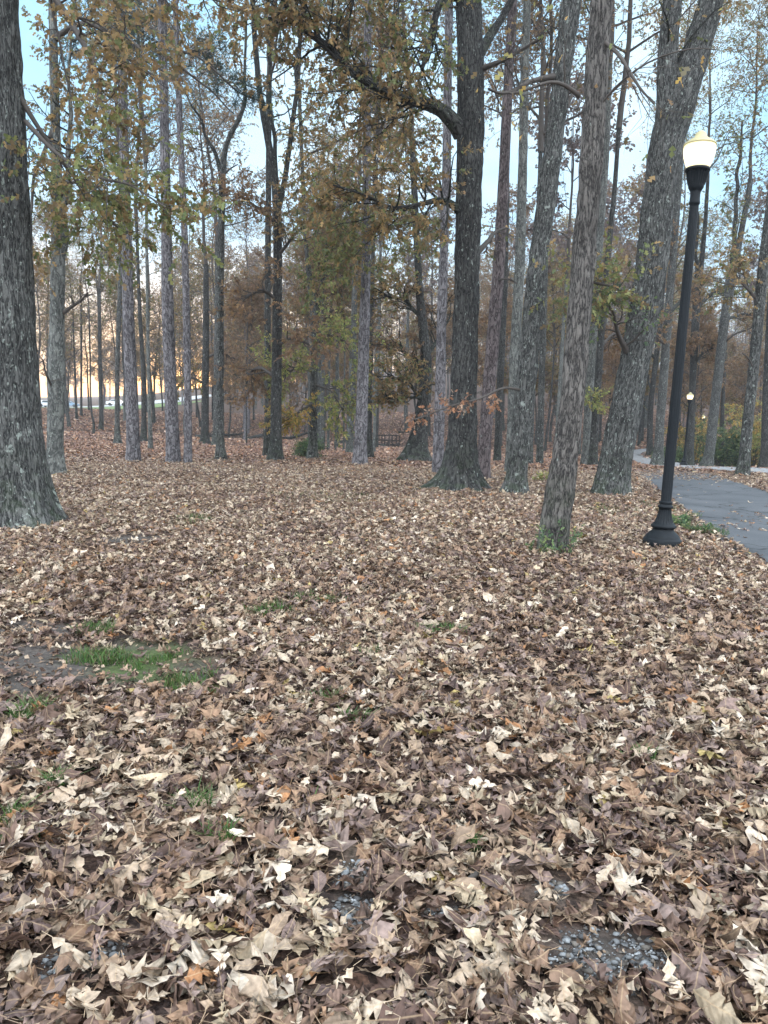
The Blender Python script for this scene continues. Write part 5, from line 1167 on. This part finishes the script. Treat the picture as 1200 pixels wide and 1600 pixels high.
# vine leaves at the foot of the hickory and small plants by the lamp
def plant(px, py, h, wd, pal, label, seed, n=9, size=.06, name='small_plant', grp='small green plants in the leaves', dz=0, dy=0):
    rng = np.random.default_rng(1500 + seed); g = G(px, py); root = empty(name, (g[0], g[1] + dy, g[2]), label, 'plant', grp); w_, l_ = MB(), MB(); az = rng.random(n) * 6.28
    P, R = grow(np.stack([np.cos(az) * wd * .3, np.sin(az) * wd * .15, az * 0], 1), np.stack([np.cos(az) * wd / h * .5, np.sin(az) * wd / h * .3, np.ones(n)], 1), h * (.5 + .6 * rng.random(n)), np.full(n, .004), 6, rng, .2, .02)
    V, Q, b = tubes(P, R, 4); w_.add(V, Q, b)
    p, d, r, t = sprout(P, R, 12, rng, .15, 1, 1.1); leaves(l_, p, d + [0, 0, .1], size * (.6 + .7 * rng.random(len(p))), palcol(pal, len(p), rng) * 1.3, rng)
    link('stems', w_.mesh('stems', M['twig']), root); link('foliage', l_.mesh('foliage', M['leaf'], smooth=False, col=True), root)
plant(868, 872, .42, .42, 'green', 'green vine leaves climbing the foot of the narrow-ridged tree', 1, 14, .055, 'vine')
plant(838, 868, .2, .2, 'green', 'small green sprig left of the narrow-ridged tree foot', 2, 6, .045)
plant(1060, 822, .22, .28, 'green', 'bright green weed clump right behind the street lamp base', 3, 9, .08)
plant(1090, 832, .18, .4, 'green', 'green weeds on the edge of the asphalt right of the lamp', 4, 10, .06)
plant(845, 752, .3, .4, 'yellow', 'pale green sprig left of the narrow-ridged tree at brow of the lawn', 5, 8, .07)
plant(950, 470, .1, .1, 'green', 'x', 6, 3) if False else None

# ------------------------------------------------------------------ footbridge
def box(mb, c, s, R=None):
    c = np.array(c); s = np.array(s) / 2; v = np.array([(x, y, z) for x in (-1, 1) for y in (-1, 1) for z in (-1, 1)]) * s
    if R is not None: v = v @ np.array(R).T
    mb.add(v + c, np.array([(0, 1, 3, 2), (4, 6, 7, 5), (0, 4, 5, 1), (2, 3, 7, 6), (0, 2, 6, 4), (1, 5, 7, 3)]))
M['wood'] = simple('weathered_bridge_wood', (.022, .019, .017), .85, bump=.3, bscale=9)
bp_ = G(604, 696); by = 73.0; bx = float(U(599, 690, by)[0]); bz = float(U(599, 694, by)[2]) - .12
br = empty('footbridge', (bx, by, bz), 'small dark wooden footbridge with open railings over the creek in the distance', 'bridge', rz=math.radians(101))
BL = 2.9; BW = 1.5    # bridge crosses the creek bed sideways to us
mb = MB()
for i in range(26): box(mb, (0, -BL / 2 + (i + .5) * BL / 26, .12), (BW, BL / 26 - .015, .05))
link('deck', mb.mesh('deck', M['wood'], False), br)
for sx in (-1, 1):
    mb = MB(); box(mb, (sx * (BW / 2 - .12), 0, -.03), (.12, BL, .30)); link('beam', mb.mesh('beam', M['wood'], False), br)
    mb = MB()
    for i in range(5): box(mb, (sx * (BW / 2 - .03), -BL / 2 + .06 + i * (BL - .12) / 4, .52), (.09, .09, .88))
    for z in (.50,): box(mb, (sx * (BW / 2 - .03), 0, z), (.05, BL - .1, .08))
    box(mb, (sx * (BW / 2 - .03), 0, .96), (.14, BL + .06, .06))
    link('railing', mb.mesh('railing', M['wood'], False), br)

# creek-bank debris, logs
def log(px, d, L, r, az, label, seed):
    rng = np.random.default_rng(seed + 60); x = float(U(px, 690, d)[0]); z = Hs(x, d) + r * .7; root = empty('fallen_log', (x, d, z), label, 'log', 'fallen logs and brush by the creek')
    P, R = grow(np.array([[-L / 2 * math.cos(az), -L / 2 * math.sin(az), 0]]), np.array([[math.cos(az), math.sin(az), 0.]]), [L], [r], 14, rng, .13, 0, .35)
    w_ = MB(); V, Q, b = trunk_surface(P[0][:, [0, 1, 2]], R[0], 14, np.linspace(0, L, 14), 0, 1, 3, 0, seed=seed) if False else tubes(P, R, 12); w_.add(V, Q, b); link('log', w_.mesh('log', M['oak_dark']), root)
    p, d_, r_2, t = sprout(P, R, 11, rng, .05, .98, 1.2); P2, R2 = grow(p, d_ + [0, 0, .4], 1.3 * (.4 + rng.random(len(p))), np.full(len(p), r * .35), 5, rng, .25); w_ = MB(); V, Q, b = tubes(P2, R2, 5); w_.add(V, Q, b)
    p, d_, r_2, t = sprout(P2, R2, 6, rng, .2, 1, .9); P3, R3 = grow(p, d_, .6 * (.4 + rng.random(len(p))), np.full(len(p), .015), 4, rng, .3); V, Q, b = tubes(P3, R3, 3); w_.add(V, Q, b)
    link('branch', w_.mesh('branch', M['twig']), root)
for i, (px, d, L, az, lb) in enumerate([(445, 68, 7, .1, 'dark brush log right behind the lichened trunk, along the creek'), (478, 68.5, 6, -.15, 'tangled brush log behind the yellow-leaved tree'), (395, 68, 6, .05, 'brush log left of the lichened trunk on the creek bank'),
        (545, 69, 6, .1, 'dark log behind the small trunks left of the central pine'), (640, 84, 2.5, .1, 'short dark log on the slope above the bridge'), (350, 67, 5, 0, 'low brush log behind the slim forked tree'), (614, 66, 2.2, -.5, 'broken branch log lying just right of the footbridge')]):
    log(px, d, L, .16, az, lb, i)

# ------------------------------------------------------------------ distant lawn, car park, cars
def patch(name, x0, x1, y0, y1, lift, mat):
    n = 30; xs = np.linspace(x0, x1, n); ys = np.linspace(y0, y1, n); X, Y = np.meshgrid(xs, ys); Z = H(X, Y) + lift
    I = np.arange(n - 1)[:, None] * n; J = np.arange(n - 1)[None]; Q = np.stack([I + J, I + J + 1, I + n + J + 1, I + n + J], -1).reshape(-1, 4)
    o = link(name, mkmesh(name, np.stack([X, Y, Z], -1).reshape(-1, 3), [Q], {}, mat)); o['kind'] = 'structure'
patch('lawn', -95, -38, 108, 166, .10, simple('lawn_grass', (.11, .17, .05), .95, bscale=3))
patch('car_park', -130, -45, 168, 228, .14, simple('pale_paving', (.30, .33, .35), .7, bscale=1))
CARG = 'cars in the distant car park'
def car(x, y, rz, col, label):
    root = empty('parked_car', (x, y, Hs(x, y) + .14), label, 'car', CARG, rz)
    pm = simple('car_paint', col, .3, .2, .6, bscale=.5)
    prof = [(-2.2, .35), (-2.25, .7), (-2.1, .95), (-1.5, 1.0), (-.9, 1.42), (.6, 1.45), (1.2, 1.0), (2.1, .88), (2.25, .6), (2.2, .35)]
    n = len(prof); V = []; 
    for yy_, sq in ((-.88, 1), (.88, 1)):
        for (a_, b_) in prof: V.append((a_, yy_ * (.8 if b_ > 1.2 else 1), b_))
    F = [[i, (i + 1) % n, n + (i + 1) % n, n + i] for i in range(n)]
    me = bpy.data.meshes.new('body'); me.from_pydata(V, [], F + [list(range(n))[::-1], list(range(n, 2 * n))]); me.materials.append(pm); link('body', me, root)
    gm = M.setdefault('glass', simple('car_glass', (.02, .03, .035), .1, 0, .6))
    for s in (-1, 1):
        V = [(-1.35, s * .875, 1.02), (-.85, s * .74, 1.37), (.55, s * .73, 1.39), (1.0, s * .875, 1.02)]; me = bpy.data.meshes.new('side_window'); me.from_pydata([(a_, b_ + s * .02, c_) for a_, b_, c_ in V], [], [[0, 1, 2, 3]]); me.materials.append(gm); link('side_window', me, root)
        for wx in (-1.4, 1.4):
            V, Q = lathe([(0, -.11), (.33, -.11), (.33, .11), (0, .11)], 20); V = V[:, [0, 2, 1]]; wo_ = link('wheel', mkmesh('wheel', V, [Q], {}, M.setdefault('tyre', simple('tyre_rubber', (.02, .02, .02), .8))), root); wo_.location = (wx, s * .8, .33)
    V = [(.62, -.66, 1.44), (.62, .66, 1.44), (1.2, .82, 1.03), (1.2, -.82, 1.03)]; me = bpy.data.meshes.new('windscreen'); me.from_pydata([(a_ + .02, b_, c_ + .02) for a_, b_, c_ in V], [], [[0, 1, 2, 3]]); me.materials.append(gm); link('windscreen', me, root)
for (px, d, rz, col, lb) in [(183, 172, .2, (.75, .77, .78), 'white car seen between the leftmost pine and the trunk left of it'), (68, 170, 1.2, (.8, .82, .83), 'white car in the gap between the massive left oak and the grey trunk'),
        (108, 186, .1, (.16, .24, .32), 'blue car just right of the grey trunk, behind the lawn')]:
    x = float(U(px, 645, d)[0]); car(x, d, rz, col, lb)

# sticks lying on the leaves
def stick(px, py, L, r, az, label, seed):
    rng = np.random.default_rng(seed); g = G(px, py); root = empty('stick', (g[0], g[1], g[2] + .05), label, 'stick', 'sticks in the leaf litter')
    P, R = grow(np.array([[-L / 2 * math.cos(az), -L / 2 * math.sin(az), 0]]), np.array([[math.cos(az), math.sin(az), .02]]), [L], [r], 12, rng, .16, 0, .5)
    V, Q, b = tubes(P, R, 8); w_ = MB(); w_.add(V, Q, b); link('stem', w_.mesh('stem', M['twig']), root)
stick(745, 1385, .16, .012, .9, 'short dark curved stick among pale leaves above the gravel patch', 5)
stick(930, 1545, .22, .0035, 1.8, 'thin straw-like twig standing across the gravel patch', 6)
stick(640, 830, .5, .008, .3, 'thin bare twig on the leaves left of the narrow-ridged tree', 8)

# ------------------------------------------------------------------ light evening haze
hz = bmesh.new(); bmesh.ops.create_cube(hz, size=1); me = bpy.data.meshes.new('haze'); hz.to_mesh(me); hz.free()
ho = link('haze', me); ho['kind'] = 'stuff'; ho['label'] = 'faint pale evening haze between the far trees'; ho['category'] = 'haze'
ho.scale = (1900, 1100, 110); ho.location = (0, 400, 50)
hm = bpy.data.materials.new('haze_air'); hm.use_nodes = True; hn = hm.node_tree.nodes; hn.clear()
ov = hn.new('ShaderNodeOutputMaterial'); pv = hn.new('ShaderNodeVolumePrincipled')
pv.inputs['Color'].default_value = (.86, .90, .97, 1); pv.inputs['Density'].default_value = .0006; pv.inputs['Anisotropy'].default_value = .2
hm.node_tree.links.new(pv.outputs[0], ov.inputs['Volume']); me.materials.append(hm)
